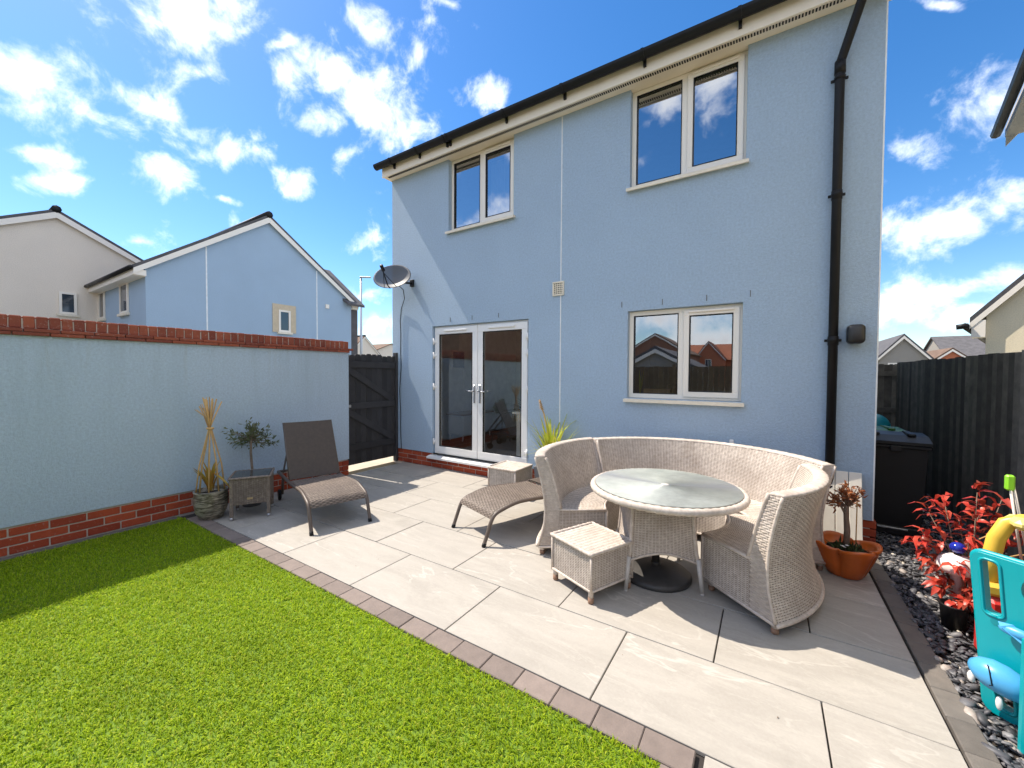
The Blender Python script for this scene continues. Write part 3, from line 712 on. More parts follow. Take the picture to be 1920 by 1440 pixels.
def window(box, name='window', open_right=True, upper=False, y=HY+.065):
    x0, x1, z0, z1 = box; fw = .055; d = .06; Mt = M['upvc']
    f = MB(); f.box(x0+.001, x1-.001, y, y+d, z1-fw-.002, z1-.002, .004); f.box(x0+.001, x1-.001, y, y+d, z0+.002, z0+fw, .004)
    f.box(x0+.001, x0+fw, y+.001, y+d, z0+fw-.003, z1-fw+.001, .004); f.box(x1-fw, x1-.001, y+.001, y+d, z0+fw-.003, z1-fw+.001, .004)
    xm = (x0+x1)/2+.0; f.box(xm-.04, xm+.04, y+.001, y+d, z0+fw-.003, z1-fw+.001, .004)
    fo = obj(name, f, Mt, house, world=True)
    # opening sash proud of the frame
    a, b, c, e = xm+.018, x1-.028, z0+.03, z1-.035; sw = .062; s = MB(); ys = y-.022
    s.box(a, b, ys, ys+.05, e-sw, e, .006); s.box(a, b, ys, ys+.05, c, c+sw, .006); s.box(a, a+sw, ys+.001, ys+.05, c+sw-.004, e-sw+.004, .006); s.box(b-sw, b, ys+.001, ys+.05, c+sw-.004, e-sw+.004, .006)
    obj('sash', s, Mt, fo, world=True)
    obj('trickle_vent', MB().box(a+.05, b-.05, ys-.018, ys-.001, e-.03, e-.008, .004), Mt, fo, world=True)
    gl = M['upper_glass'] if upper else M['glass']
    gk = MB(); 
    for (p, q, r, t) in ((x0+fw-.001, xm-.039, z0+fw-.001, z1-fw+.001), (a+sw-.001, b-sw+.001, c+sw-.001, e-sw+.001)):
        k = .008; yy = ys-.001 if p > xm else y-.001
        gk.box(p, p+k, yy, yy+.02, r, t); gk.box(q-k, q, yy, yy+.02, r, t); gk.box(p+k, q-k, yy, yy+.02, r, r+k); gk.box(p+k, q-k, yy, yy+.02, t-k, t)
    obj('gasket', gk, M['black_plastic'], fo, world=True)
    for (p, q, r, t, yy) in ((x0+fw-.005, xm-.035, z0+fw-.005, z1-fw+.005, y+.025), (a+sw-.005, b-sw+.005, c+sw-.005, e-sw+.005, ys+.022)):
        obj('pane', MB().quad((p, yy, r), (q, yy, r), (q, yy, t), (p, yy, t)), gl, fo, world=True)
    sl = MB().prism([(HY-.055, z0-.045), (HY-.055, z0-.012), (HY+.06, z0+.001), (HY+.06, z0-.006), (HY-.001, z0-.012), (HY-.001, z0-.03), (HY-.045, z0-.045)], (x1-x0+.055, 0, 0), (x0-.0275, 0, 0), (0, 1, 0), (0, 0, 1))
    obj('sill', sl, M['sill'], fo, world=True)
    return fo
window(LW); wUL = window(UL, upper=True); wUR = window(UR, upper=True)
def room(x0, x1, y0, y1, z0, z1, mt, floor=None):
    b = MB(); b.quad((x0, y1, z0), (x1, y1, z0), (x1, y1, z1), (x0, y1, z1)); b.quad((x0, y0, z0), (x0, y1, z0), (x0, y1, z1), (x0, y0, z1)); b.quad((x1, y0, z0), (x1, y0, z1), (x1, y1, z1), (x1, y1, z0)); b.quad((x0, y0, z1), (x0, y1, z1), (x1, y1, z1), (x1, y0, z1))
    obj('interior_wall', b, mt, house, world=True)
    obj('interior_floor', MB().box(x0, x1, y0, y1, z0-.02, z0), floor or M['wood_floor'], house, world=True)
yi = HY+.135
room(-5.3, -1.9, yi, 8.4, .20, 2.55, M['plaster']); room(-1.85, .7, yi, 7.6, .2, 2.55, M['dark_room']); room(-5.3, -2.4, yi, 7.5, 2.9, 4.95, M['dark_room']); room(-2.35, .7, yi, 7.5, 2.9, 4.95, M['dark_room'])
# inner walls round the openings so that the rooms are closed on the garden side
iw = MB()
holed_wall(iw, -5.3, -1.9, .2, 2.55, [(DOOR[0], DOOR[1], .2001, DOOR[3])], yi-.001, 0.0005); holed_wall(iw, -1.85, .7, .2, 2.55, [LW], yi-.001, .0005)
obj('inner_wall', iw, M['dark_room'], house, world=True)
# blinds and curtain upstairs
obj('roller_blind', MB().box(UR[0]+.03, UR[1]-.03, HY+.17, HY+.19, UR[3]-.17, UR[3]-.02, .004), M['planter_grey'], house, world=True)
obj('roller_blind', MB().box(UL[0]+.03, UL[1]-.03, HY+.17, HY+.19, UL[3]-.15, UL[3]-.02, .004), M['planter_grey'], house, world=True)
cu = MB(); n = 40
for i in range(n):
    xa = UL[0]+.62+(.5*i)/n; xb = UL[0]+.62+(.5*(i+1))/n
    ya, yb = HY+.25+.03*math.sin(i*1.1), HY+.25+.03*math.sin((i+1)*1.1); cu.add([(xa, ya, 3.6), (xb, yb, 3.6), (xb, yb, 4.7), (xa, ya, 4.7)], [(0, 1, 2, 3)], True)
obj('net_curtain', cu, M['net'], house, world=True)

# french doors
def french_doors():
    x0, x1, z0, z1 = DOOR; y = HY+.045; xm = (x0+x1)/2; W_ = M['white_upvc']
    fr = MB(); fr.box(x0+.001, x1-.001, y+.012, y+.075, z1-.05, z1-.002, .004); fr.box(x0+.001, x0+.045, y+.012, y+.075, z0+.0, z1-.05, .004); fr.box(x1-.045, x1-.001, y+.012, y+.075, z0, z1-.05, .004); fr.box(x0+.046, x1-.046, y+.012, y+.075, z0, z0+.035, .004)
    fo = obj('door_frame', fr, W_, house, world=True)
    obj('door_sill', MB().prism([(HY-.075, .150), (HY-.075, .178), (HY+.05, .204), (HY+.05, .150)], (x1-x0+.10, 0, 0), (x0-.06, 0, 0), (0, 1, 0), (0, 0, 1)), W_, fo, world=True)
    for side in (-1, 1):
        a, b = (x0+.028, xm-.003) if side < 0 else (xm+.003, x1-.028)
        c, e = z0+.02, z1-.03; st, bt = .098, .125
        d = MB(); d.box(a, b, y-.022, y+.045, e-.105, e, .007); d.box(a, b, y-.022, y+.045, c, c+bt, .007); d.box(a, a+st, y-.021, y+.045, c+bt-.005, e-.10, .007); d.box(b-st, b, y-.021, y+.045, c+bt-.005, e-.10, .007)
        do = obj('door', d, W_, house, world=True)
        p, q, r, t = a+st-.006, b-st+.006, c+bt-.006, e-.099; k = .009
        g = MB(); yy = y-.020
        g.box(p+.005, p+.005+k, yy, yy+.02, r+.005, t-.005); g.box(q-.005-k, q-.005, yy, yy+.02, r+.005, t-.005); g.box(p+.014, q-.014, yy, yy+.02, r+.005, r+.005+k); g.box(p+.014, q-.014, yy, yy+.02, t-.005-k, t-.005)
        obj('gasket', g, M['black_plastic'], do, world=True)
        obj('pane', MB().quad((p, y+.0, r), (q, y+.0, r), (q, y+.0, t), (p, y+.0, t)), M['door_glass'], do, world=True)
        obj('trickle_vent', MB().box(a+.2, b-.2, y-.042, y-.023, e-.065, e-.035, .006), W_, do, world=True)
        hx = (b-.05) if side < 0 else (a+.05); hz = 1.22
        h = MB().box(hx-.015, hx+.015, y-.034, y-.0225, hz-.15, hz+.12, .005); h.tube([(hx, y-.03, hz+.03), (hx, y-.075, hz+.03), (hx+side*(-.0), y-.082, hz+.03)], .010, 8)
        h.tube([(hx+.005*side, y-.080, hz+.03), (hx+side*(-.125) if side < 0 else hx+.125, y-.080, hz+.028)], .009, 8) if side > 0 else h.tube([(hx, y-.080, hz+.03), (hx-.125, y-.080, hz+.028)], .009, 8)
        obj('handle', h, M['chrome'], do, world=True)
        hxx = a-.008 if side < 0 else b+.008
        for z in (.42, 1.30, 1.80, 2.02): 
            hb = MB(); hb.tube([(hxx, y-.036, z-.05), (hxx, y-.036, z+.05)], .013, 8); hb.box(hxx-.02, hxx+.05, y-.03, y-.0225, z-.02, z+.02, .002) if side < 0 else hb.box(hxx-.05, hxx+.02, y-.03, y-.0225, z-.02, z+.02, .002)
            obj('hinge', hb, W_, do, world=True)
french_doors()

# things on the facade
wl = empty('wall_light', (.642, HY, 1.875), 0, 'black dome wall light beside the downpipe near the house corner', 'wall light')
lb = MB().box(-.062, .062, -.145, -.012, -.085, .085); lo_ = obj('lamp_body', lb, M['lamp_black'], wl); sm_ = lo_.modifiers.new('round', 'BEVEL'); sm_.width = .036; sm_.segments = 5; lo_.data.polygons.foreach_set('use_smooth', [True]*len(lo_.data.polygons))
obj('mounting_plate', MB().box(-.045, .045, -.03, -.0005, -.055, .055, .008), M['lamp_black'], wl)
obj('sensor', MB().sphere((-.005, -.11, -.075), .016, .016, .012, 10, 6), M['chrome'], wl)
dish = empty('satellite_dish', (-5.02, HY-.36, 3.0), 0, 'grey oval mesh satellite dish on the left corner of the blue house', 'satellite dish')
ax = Vector((.40, -.80, .42)).normalized(); ex = Vector((.83, .45, .02)); ex = (ex-ax*ex.dot(ax)).normalized(); ey = ax.cross(ex)
dm = MB(); nr, nk = 8, 36; ring_ = []
vs = []
for side in (0, 1):
    for i in range(nr+1):
        rr = i/nr
        for k in range(nk):
            a = 2*PI*k/nk; p = ex*(.305*rr*math.cos(a))+ey*(.225*rr*math.sin(a))+ax*(.075*rr*rr - .006*side); vs.append(p)
fs = []
for side in (0, 1):
    o = side*(nr+1)*nk
    for i in range(nr):
        for k in range(nk):
            q = (o+i*nk+k, o+i*nk+(k+1) % nk, o+(i+1)*nk+(k+1) % nk, o+(i+1)*nk+k); fs.append(q if side == 0 else q[::-1])
o2 = (nr+1)*nk
for k in range(nk): fs.append((nr*nk+k, nr*nk+(k+1) % nk, o2+nr*nk+(k+1) % nk, o2+nr*nk+k))
dm.add(vs, fs, True); obj('reflector', dm, M['dish'], dish)
arm = MB(); arm.tube([ey*-.225+ax*.07, ey*-.24+ax*.16, ey*-.14+ax*.40], .009, 8); arm.tube([ey*-.13+ax*.37, ey*-.11+ax*.46], .026, 10); arm.tube([ex*.1+ey*-.2+ax*.06, ey*-.16+ax*.36], .005, 6); arm.tube([ex*-.1+ey*-.2+ax*.06, ey*-.16+ax*.36], .005, 6)
obj('feed_arm', arm, M['black_plastic'], dish)
br = MB(); br.tube([ax*-.005, ax*-.06, (.02, .18, -.02), (.04, .345, 0)], .016, 8); br.box(-.0, .08, .33, .3595, -.055, .055, .004); obj('wall_bracket', br, M['black_plastic'], dish)
cb = MB(); pts = [(-5.02, HY-.35, 2.97), (-4.98, HY-.2, 2.86), (-5.14, HY-.03, 2.76), (-5.24, HY-.012, 2.6)]
for z in np.linspace(2.4, .22, 14): pts.append((-5.265+.012*math.sin(z*4.2)+.008*math.sin(z*9), HY-.010, z))
cb.tube(pts, .0065, 6); tag(obj('aerial_cable', cb, M['black_plastic']), 'thin black cable running down the wall from the satellite dish', 'cable')
tp = empty('garden_tap', (-.30, HY, .82), 0, 'small outside tap with white top on the wall behind the sofa', 'tap')
tb = MB(); tb.tube([(0, -.002, -.03), (0, -.05, -.03), (0, -.06, -.035), (0, -.062, -.10)], .011, 8); obj('spout', tb, M['iron'], tp); obj('tap_handle', MB().box(-.02, .02, -.06, -.04, -.012, .03, .006), M['white'], tp)

# ------------------------------------------------------------------ garden wall with brick plinth and coping
WX, WYE, WYS = -5.2, 3.61, -3.6
gw = empty('garden_wall', (WX, WYE, 0), 0, 'blue rendered garden wall with red brick coping and plinth beside the lawn', 'wall')
obj('rendered_panel', MB().box(WX-.21, WX, WYS, WYE, .235, 1.808), M['blue_wall'], gw, world=True)
obj('mortar', MB().box(WX-.195, WX-.014, WYS, WYE-.014, -.06, .2345), M['mortar'], gw, world=True)
brick_run(gw, lambda s: (WX-.058+RNG.uniform(-.0015, .0015), WYE-s), 4.2, -.0, 3, rz=PI/2, off=Vector((WX, WYE, 0)))
for c in range(3):
    for k in range(1): obj('brick', BF, M['brick'], gw, (-.106, -.058, .0325+.075*c), (0, 0, 0))
rest = MB()
for c in range(3):
    for i in range(14):
        ya = WYE-4.26-.225*i-(.11 if c % 2 else 0)
        if ya-.215 > WYS: rest.box(WX-.11, WX-.008, ya-.215, ya, -.0+.075*c, .065+.075*c, .004)
obj('plinth_brickwork', rest, M['brick'], gw, world=True, kind='stuff')
obj('coping_bed', MB().box(WX-.205, WX-.006, WYS, WYE-.006, 1.8085, 1.95), M['mortar'], gw, world=True)
tile = MB().box(-.135, .135, -.10, .10, -.014, .014, .003).mesh('creasing_tile')
for lay in range(2):
    s = -.06 if lay else 0.0
    while s < 4.3:
        obj('creasing_tile', tile, M['coping'], gw, (-.105+(.012 if lay else 0)*0, -s-.10, 1.822+.031*lay), (RNG.uniform(-.004, .004), 0, RNG.uniform(-.004, .004))); s += .207
cpb = MB().box(-.1075, .1075, -.0325, .0325, -.051, .051, .006).mesh('coping_brick')
s = 0.0
while s < 4.3:
    obj('coping_brick', cpb, M['coping'], gw, (-.105+RNG.uniform(-.004, .004), -s-.034, 1.919+RNG.uniform(-.003, .003)), (RNG.uniform(-.03, .03), RNG.uniform(-.008, .008), RNG.uniform(-.012, .012))); s += .0725
rest = MB(); y = WYE-4.34
while y > WYS+.1:
    rest.box(WX-.212, WX+.003, y-.065, y, 1.868, 1.97, .006); y -= .0725
rest.box(WX-.24, WX+.03, WYS, WYE-4.32, 1.809, 1.866, .003)
obj('coping_brickwork', rest, M['coping'], gw, world=True, kind='stuff')

# ------------------------------------------------------------------ side gate
GXX = -5.37
gate = empty('side_gate', (GXX, 3.63, 0), 0, 'charcoal boarded garden gate with z bracing between wall and house', 'gate')
y = 3.64; i = 0
while y < 4.59:
    wd = .098; zt = 1.80+RNG.uniform(-.012, .018)
    b = MB(); 
    b.prism([(0, 0), (wd, 0), (wd, zt-.09-.02), (wd-.02, zt-.09), (.02, zt-.09), (0, zt-.09-.02)], (.018, 0, 0), (GXX-.02+RNG.uniform(-.003, .003), y, .09), (0, 1, 0), (0, 0, 1))
    obj('gate_board', b, M['gate'], gate, world=True); y += wd+.004; i += 1
for z in (.36, 1.0, 1.64): obj('gate_rail', MB().box(GXX+.0, GXX+.03, 3.65, 4.60, z-.05, z+.05, .004), M['gate'], gate, world=True)
for za, zb in ((.95-.02, .42), (1.58, 1.06)): obj('gate_brace', MB().bar((GXX+.0155, 3.68, za), (GXX+.0155, 4.56, zb), .028, .095, .004, up=(1, 0, 0)) if False else MB().bar((GXX+.0155, 3.68, za), (GXX+.0155, 4.56, zb), .026, .095, .004), M['gate'], gate, world=True)
obj('gate_latch', MB().box(GXX+.031, GXX+.045, 3.64, 3.74, .985, 1.025, .003).tube([(GXX+.05, 3.66, 1.0), (GXX+.11, 3.655, 1.0)], .008, 6), M['steel'], gate, world=True)
for z in (1.56, 1.70): obj('gate_hinge', MB().box(GXX+.031, GXX+.038, 3.62, 3.66, z-.02, z+.02), M['steel'], gate, world=True)
obj('gate_post', MB().box(GXX-.04, GXX+.04, 4.612, 4.655, 0, 1.86, .004), M['gate'], gate, world=True)

# ------------------------------------------------------------------ right hand fence
FX = 1.77
fence = empty('board_fence', (FX, 8.8, 0), 0, 'tall black stained feather edge board fence beside the gravel', 'fence')
y = 8.72; fb = [MB().prism([(0, 0), (.125, -.0), (.125, .006), (0, .030)], (0, 0, 1.75), (0, 0, 0), (0, -1, 0), (-1, 0, 0)).mesh('fence_board') for _ in range(1)][0]
while y > -2.4:
    obj('fence_board', fb, M['fence'], fence, (RNG.uniform(-.003, .003), y-8.8, -.03+RNG.uniform(-.012, .012)), (0, 0, RNG.uniform(-.02, .02))); y -= .098
for z in (.35, .95, 1.45): obj('fence_rail', MB().box(FX+.002, FX+.05, -2.4, 8.8, z-.04, z+.04), M['fence'], fence, world=True)
bf = empty('rear_fence', (.81, 8.82, 0), 0, 'black fence panel with cross rails closing the passage behind the bins', 'fence')
for i in range(10): obj('fence_board', MB().box(0, .097, 0, .016, 0, 1.70+RNG.uniform(-.01, .01)), M['fence'], bf, (.0+.1*i, 0, 0))
for z in (.3, .95, 1.55): obj('fence_rail', MB().box(0, 1.0, -.035, -.001, z-.04, z+.04), M['fence'], bf)

# ------------------------------------------------------------------ neighbouring houses
def gable_house_x(name, X, Y0, Y1, zE, zA, depth, wall, roof, label, group=None, board='upvc', verge=.12, base=-.1):
    """gable wall in the plane x=X facing +X, ridge running to -X"""
    h = empty(name, (X, Y0, 0), 0, label, 'house', group); ym = (Y0+Y1)/2; s = (zA-zE)/(ym-Y0)
    w = MB(); w.add([(X, Y0, base), (X, Y1, base), (X, Y1, zE), (X, ym, zA), (X, Y0, zE)], [(0, 1, 2, 3, 4)])
    w.quad((X, Y0, base), (X, Y0, zE), (X-depth, Y0, zE), (X-depth, Y0, base)); w.quad((X, Y1, base), (X-depth, Y1, base), (X-depth, Y1, zE), (X, Y1, zE))
    w.add([(X-depth, Y0, base), (X-depth, Y1, base), (X-depth, Y1, zE), (X-depth, ym, zA), (X-depth, Y0, zE)], [(4, 3, 2, 1, 0)])
    obj('wall', w, M[wall], h, world=True)
    r = MB(); oh = .3; t = .10
    for Ya in (Y0, Y1):
        sg = -1 if Ya == Y0 else 1; ye = Ya+sg*oh; ze = zE-s*oh+.14
        A, B, C_, D_ = (X+verge, ye, ze), (X+verge, ym, zA+.14), (X-depth-verge, ym, zA+.14), (X-depth-verge, ye, ze)
        top = [A, B, C_, D_]; bot = [(p[0], p[1], p[2]-t) for p in top]
        r.add(top+bot, [(0, 1, 2, 3), (7, 6, 5, 4), (0, 4, 5, 1), (1, 5, 6, 2), (2, 6, 7, 3), (3, 7, 4, 0)])
    ro = obj('roof', r, M[roof], h, world=True)
    rt = MB(); rt.tube([(X+verge+.02, ym, zA+.13), (X-depth-verge, ym, zA+.13)], .13, 8); obj('ridge_tiles', rt, M['black_plastic'], ro, world=True)
    for Ya in (Y0, Y1):
        sg = -1 if Ya == Y0 else 1; ye = Ya+sg*oh; ze = zE-s*oh
        bb = MB(); bb.prism([(ye, ze-.13), (ye, ze+.035), (ym, zA+.035), (ym, zA-.17)], (.03, 0, 0), (X+verge-.02, 0, 0), (0, 1, 0), (0, 0, 1)); obj('bargeboard', bb, M[board], h, world=True)
        bx = MB().box(X-.002, X+verge-.021, min(Ya, ye), max(Ya, ye), ze-.15, ze+.02); bx.box(X-depth, X-.004, min(ye, Ya), max(ye, Ya), ze-.16, ze+.02); obj('eaves_box', bx, M[board], h, world=True)
        gt = MB().tube([(X+verge, ye+sg*.06, ze+.05), (X-depth, ye+sg*.06, ze+.05)], .06, 8); obj('gutter', gt, M['black_plastic'], h, world=True)
    return h
def small_window(h, axis, c, a0, a1, z0, z1, surround=None, nmull=0, fw=.07):
    """window on a wall plane: axis 'x' (plane x=c, faces +X) or 'y' (plane y=c, faces -Y)"""
    def bx(mb, p, q, r, t, d0, d1):
        if axis == 'x': mb.box(c+d0, c+d1, p, q, r, t)
        elif axis == 'y': mb.box(p, q, c-d1, c-d0, r, t)
        else: mb.box(p, q, c+d0, c+d1, r, t)
        return mb
    f = MB(); bx(f, a0, a0+fw, z0, z1, .004, .05); bx(f, a1-fw, a1, z0, z1, .004, .05); bx(f, a0+fw, a1-fw, z0, z0+fw, .004, .05); bx(f, a0+fw, a1-fw, z1-fw, z1, .004, .05)
    for k in range(nmull):
        am = a0+(a1-a0)*(k+1)/(nmull+1); bx(f, am-.03, am+.03, z0+fw, z1-fw, .004, .05)
    fo = obj('window', f, M['upvc'], h, world=True)
    g = MB(); bx(g, a0+fw, a1-fw, z0+fw, z1-fw, .006, .02); obj('pane', g, M['far_glass'], fo, world=True)
    s = MB(); bx(s, a0-.06, a1+.06, z0-.08, z0-.005, .003, .10); obj('sill', s, M['sill'], fo, world=True)
    if surround:
        s = MB(); k = surround; bx(s, a0-k, a0-.001, z0-.02, z1+k, .001, .03); bx(s, a1+.001, a1+k, z0-.02, z1+k, .001, .03); bx(s, a0-.001, a1+.001, z1+.001, z1+k, .001, .03); obj('surround', s, M['beige_stone'], fo, world=True)
t = NT('far_window_glass'); t.bsdf((.03, .045, .065), .05, None, spec=.9); M['far_glass'] = t.m
nb = gable_house_x('house', -16, 4.15, 11.25, 4.78, 7.32, 6.2, 'blue_far', 'slate', 'blue gabled house behind the garden wall with small beige framed window')
small_window(nb, 'x', -16, 8.05, 8.5, 3.1, 3.95, .22)
for a, b in ((-21.0, -20.3), (-18.45, -17.6)): small_window(nb, 'y', 4.15, a, b, 3.45, 4.45)
for yy in (5.72, 9.62): obj('movement_joint', MB().box(-16.001, -15.99, yy-.02, yy+.02, 0, 4.78+ (min(yy-4.15, 11.25-yy))*.71-.15), M['bead'], nb, world=True)
obj('air_vent', MB().box(-15.999, -15.95, 10.0, 10.15, 4.28, 4.45), M['upvc'], nb, world=True)
dpn = MB().tube([(-22.1, 3.82, 4.55), (-22.1, 3.9, 4.4), (-22.1, 4.06, 4.2), (-22.1, 4.06, 0)], .06, 8); dpn.tube([(-16.3, 11.6, 4.5), (-16.25, 11.4, 4.2), (-16.2, 11.36, 0)], .06, 8); obj('downpipe', dpn, M['black_plastic'], nb, world=True)
wg = MB(); wg.add([(-15.7, 10.9, 4.62), (-15.7, 11.75, 4.62), (-18.4, 11.75, 6.6), (-18.4, 10.2, 6.6), (-15.7, 10.9, 4.52), (-15.7, 11.75, 4.52), (-18.4, 11.75, 6.5), (-18.4, 10.2, 6.5)], [(0, 1, 2, 3), (7, 6, 5, 4), (0, 4, 5, 1), (1, 5, 6, 2), (3, 2, 6, 7), (0, 3, 7, 4)]); wg.box(-18.3, -16.02, 11.26, 11.6, 0, 4.5)
obj('side_roof', wg, M['slate'], nb, world=True)
nc = gable_house_x('house', -21, -1.7, 7.9, 4.45, 7.02, 8, 'cream_wall', 'slate', 'cream gabled house beyond the blue one at the left edge')
small_window(nc, 'x', -21, 3.12, 3.55, 3.55, 4.32)
def row_house(name, x0, x1, Y0, Y1, zE, zA, wall, roof, label, face=-1, axis='x', base=-.1):
    """house with its ridge along X; gables at x0/x1"""
    h = empty(name, (x0, Y0, 0), 0, label, 'house'); ym = (Y0+Y1)/2
    w = MB(); w.box(x0, x1, Y0, Y1, base, zE)
    for X, o_ in ((x0, -1), (x1, 1)): w.add([(X, Y0, zE), (X, Y1, zE), (X, ym, zA)], [(0, 1, 2) if o_ > 0 else (2, 1, 0)])
    obj('wall', w, M[wall], h, world=True)
    r = MB(); s = (zA-zE)/(ym-Y0); oh = .35
    for ye, sg in ((Y0-oh, 1), (Y1+oh, -1)):
        ze = zE-s*oh+.1; top = [(x0-.2, ye, ze), (x1+.2, ye, ze), (x1+.2, ym, zA+.1), (x0-.2, ym, zA+.1)]; bot = [(p[0], p[1], p[2]-.1) for p in top]
        r.add(top+bot, [(0, 1, 2, 3), (7, 6, 5, 4), (0, 4, 5, 1), (1, 5, 6, 2), (2, 6, 7, 3), (3, 7, 4, 0)])
    obj('roof', r, M[roof], h, world=True)
    return h
def gable_house_y(name, x0, x1, Y, depth, zE, zA, wall, roof, label, face=-1, base=-.1):
    """gable in plane y=Y; ridge along Y; face=-1: the gable faces -Y and the house runs to +Y"""
    h = empty(name, (x0, Y, 0), 0, label, 'house'); xm = (x0+x1)/2; d = -face*depth
    w = MB(); a, b = sorted((Y, Y+d)); w.box(x0, x1, a, b, base, zE)
    w.add([(x0, Y, zE), (x1, Y, zE), (xm, Y, zA)], [(0, 1, 2)]); w.add([(x0, Y+d, zE), (x1, Y+d, zE), (xm, Y+d, zA)], [(2, 1, 0)])
    obj('wall', w, M[wall], h, world=True)
    s = (zA-zE)/(xm-x0); oh = .25; r = MB(); vg = .15*face
    for xe in (x0-oh, x1+oh):
        ze = zE-s*oh+.16; top = [(xe, Y+vg, ze), (xm, Y+vg, zA+.16), (xm, Y+d-vg, zA+.16), (xe, Y+d-vg, ze)]; bot = [(p[0], p[1], p[2]-.13) for p in top]
        r.add(top+bot, [(0, 1, 2, 3), (7, 6, 5, 4), (0, 4, 5, 1), (1, 5, 6, 2), (2, 6, 7, 3), (3, 7, 4, 0)])
    obj('roof', r, M[roof], h, world=True)
    for xe in (x0-oh, x1+oh):
        ze = zE-s*oh; bb = MB().prism([(xe, ze-.12), (xe, ze+.03), (xm, zA+.03), (xm, zA-.15)], (0, .03, 0), (0, Y+vg*.9-.015, 0), (1, 0, 0), (0, 0, 1)); obj('bargeboard', bb, M['upvc'], h, world=True)
    return h
# right hand side
rc = gable_house_y('house', 4.32, 10.6, 14.0, 8, 3.05, 6.7, 'cream_bright', 'slate', 'pale cream gabled house above the black fence with black gutter')
obj('eaves_box', MB().box(4.10, 4.318, 13.86, 14.3, 2.44, 2.84), M['upvc'], rc, world=True); obj('gutter', MB().tube([(4.0, 13.8, 2.72), (4.0, 22, 2.72)], .07, 8).tube([(3.86, 13.8, 2.70), (4.06, 13.82, 2.72)], .06, 8), M['black_plastic'], rc, world=True); rc.rotation_euler = (0, 0, R(-20))
ru = gable_house_y('house', 2.86, 7.6, 8.0, 6, 5.05, 8.0, 'cream_bright', 'slate', 'neighbouring house corner with white boxed eaves at the right edge', face=1)
obj('eaves_box', MB().box(2.60, 2.858, 2.1, 8.12, 4.74, 4.86), M['upvc'], ru, world=True); obj('gutter', MB().tube([(2.53, 2.0, 4.84), (2.53, 8.2, 4.84)], .055, 8), M['black_plastic'], ru, world=True); ru.rotation_euler = (0, 0, R(-11.3))
hg = gable_house_y('house', 5.95, 8.15, 34, 9, 2.70, 3.98, 'grey_wall', 'slate', 'small grey gabled house with white bargeboards far beyond the bins')
small_window(hg, 'y', 34, 6.36, 6.9, 1.75, 2.33, nmull=1)
ho = gable_house_y('house', 11.4, 13.4, 46, 12, 2.80, 3.66, 'orange_wall', 'brown_tile', 'low orange brick gabled house far beyond the black fence')
row_house('house', 13.3, 22, 50, 58, 3.2, 5.2, 'grey_wall', 'slate', 'grey roofed house far behind the pale cream gable')
row_house('house', -62, -50, 37.6, 47, 4.3, 6.1, 'cream_wall', 'brown_tile', 'brown roofed houses far away between the lamp post and the house')
gable_house_x('house', -44, 30.6, 35.2, 4.0, 6.2, 7, 'cream_wall', 'brown_tile', 'small pale gable just left of the lamp post')
row_house('house', -36, -25, 5.2, 12.4, 5.0, 7.3, 'cream_wall', 'slate', 'slate roofed house between the cream and blue gables')
lamp = empty('street_lamp', (-21.6, 15.9, 0), 0, 'tall galvanised street lamp beyond the side gate', 'street lamp')
obj('post', MB().tube([(0, 0, -.1), (0, 0, 3), (0, 0, 7.5)], [.09, .08, .055], 10), M['steel'], lamp)
obj('lantern', MB().box(-.08, .62, -.09, .09, 7.5, 7.58, .03, Matrix.Rotation(R(38), 4, 'Z')), M['steel'], lamp)
# behind the camera (seen in the window reflections)
bfe = empty('garden_fence', (-5, -4.2, 0), 0, 'brown boarded garden fence behind the lawn reflected in the kitchen window', 'fence')
for i in range(66): obj('fence_board', MB().box(0, .142, 0, .018, 0, 1.78+RNG.uniform(-.01, .01)), M['brown_fence'], bfe, (.15*i, 0, 0))
for i in range(5): obj('fence_post', MB().box(0, .09, .02, .11, 0, 1.85), M['brown_fence'], bfe, (2.4*i, 0, 0))
def rear_windows(h, Y, xs, zs, w=1.1, hh=1.2):
    for z in zs:
        for x in xs: small_window(h, 'yb', Y, x, x+w, z, z+hh, nmull=1)
b1 = gable_house_y('house', -15.2, -7.8, -40, 9, 4.0, 6.3, 'far_brick', 'brown_tile', 'brown brick gabled house reflected in the lower window', face=1)
rear_windows(b1, -40, (-11.2,), (2.2,), .9)
b2 = row_house('house', -14, 22, -62, -53, 3.7, 6.0, 'orange_wall', 'orange_tile', 'terrace with orange tiled roof reflected in the lower window')
rear_windows(b2, -53, (-10.5, -4, -1, 3, 7), (1.9,))
b4 = gable_house_y('house', -8.6, -5.0, -50.0, 6, 3.8, 5.9, 'orange_wall', 'orange_tile', 'orange brick cross gable reflected in the lower window', face=1)
rear_windows(b4, -50.0, (-7.2,), (2.4,), .8)
b3 = row_house('house', -26, -14, -16, -7, 5.2, 8.6, 'far_brick', 'brown_tile', 'brown brick house beyond the garden wall reflected in the french doors')
rear_windows(b3, -7, (-25, -22, -19, -16.5), (.9, 3.3))
gar = gable_house_y('garage', -6.4, -2.6, -10, 5, 1.7, 2.7, 'grey_wall', 'slate', 'grey garage gable behind the fence reflected in the lower window', face=1)

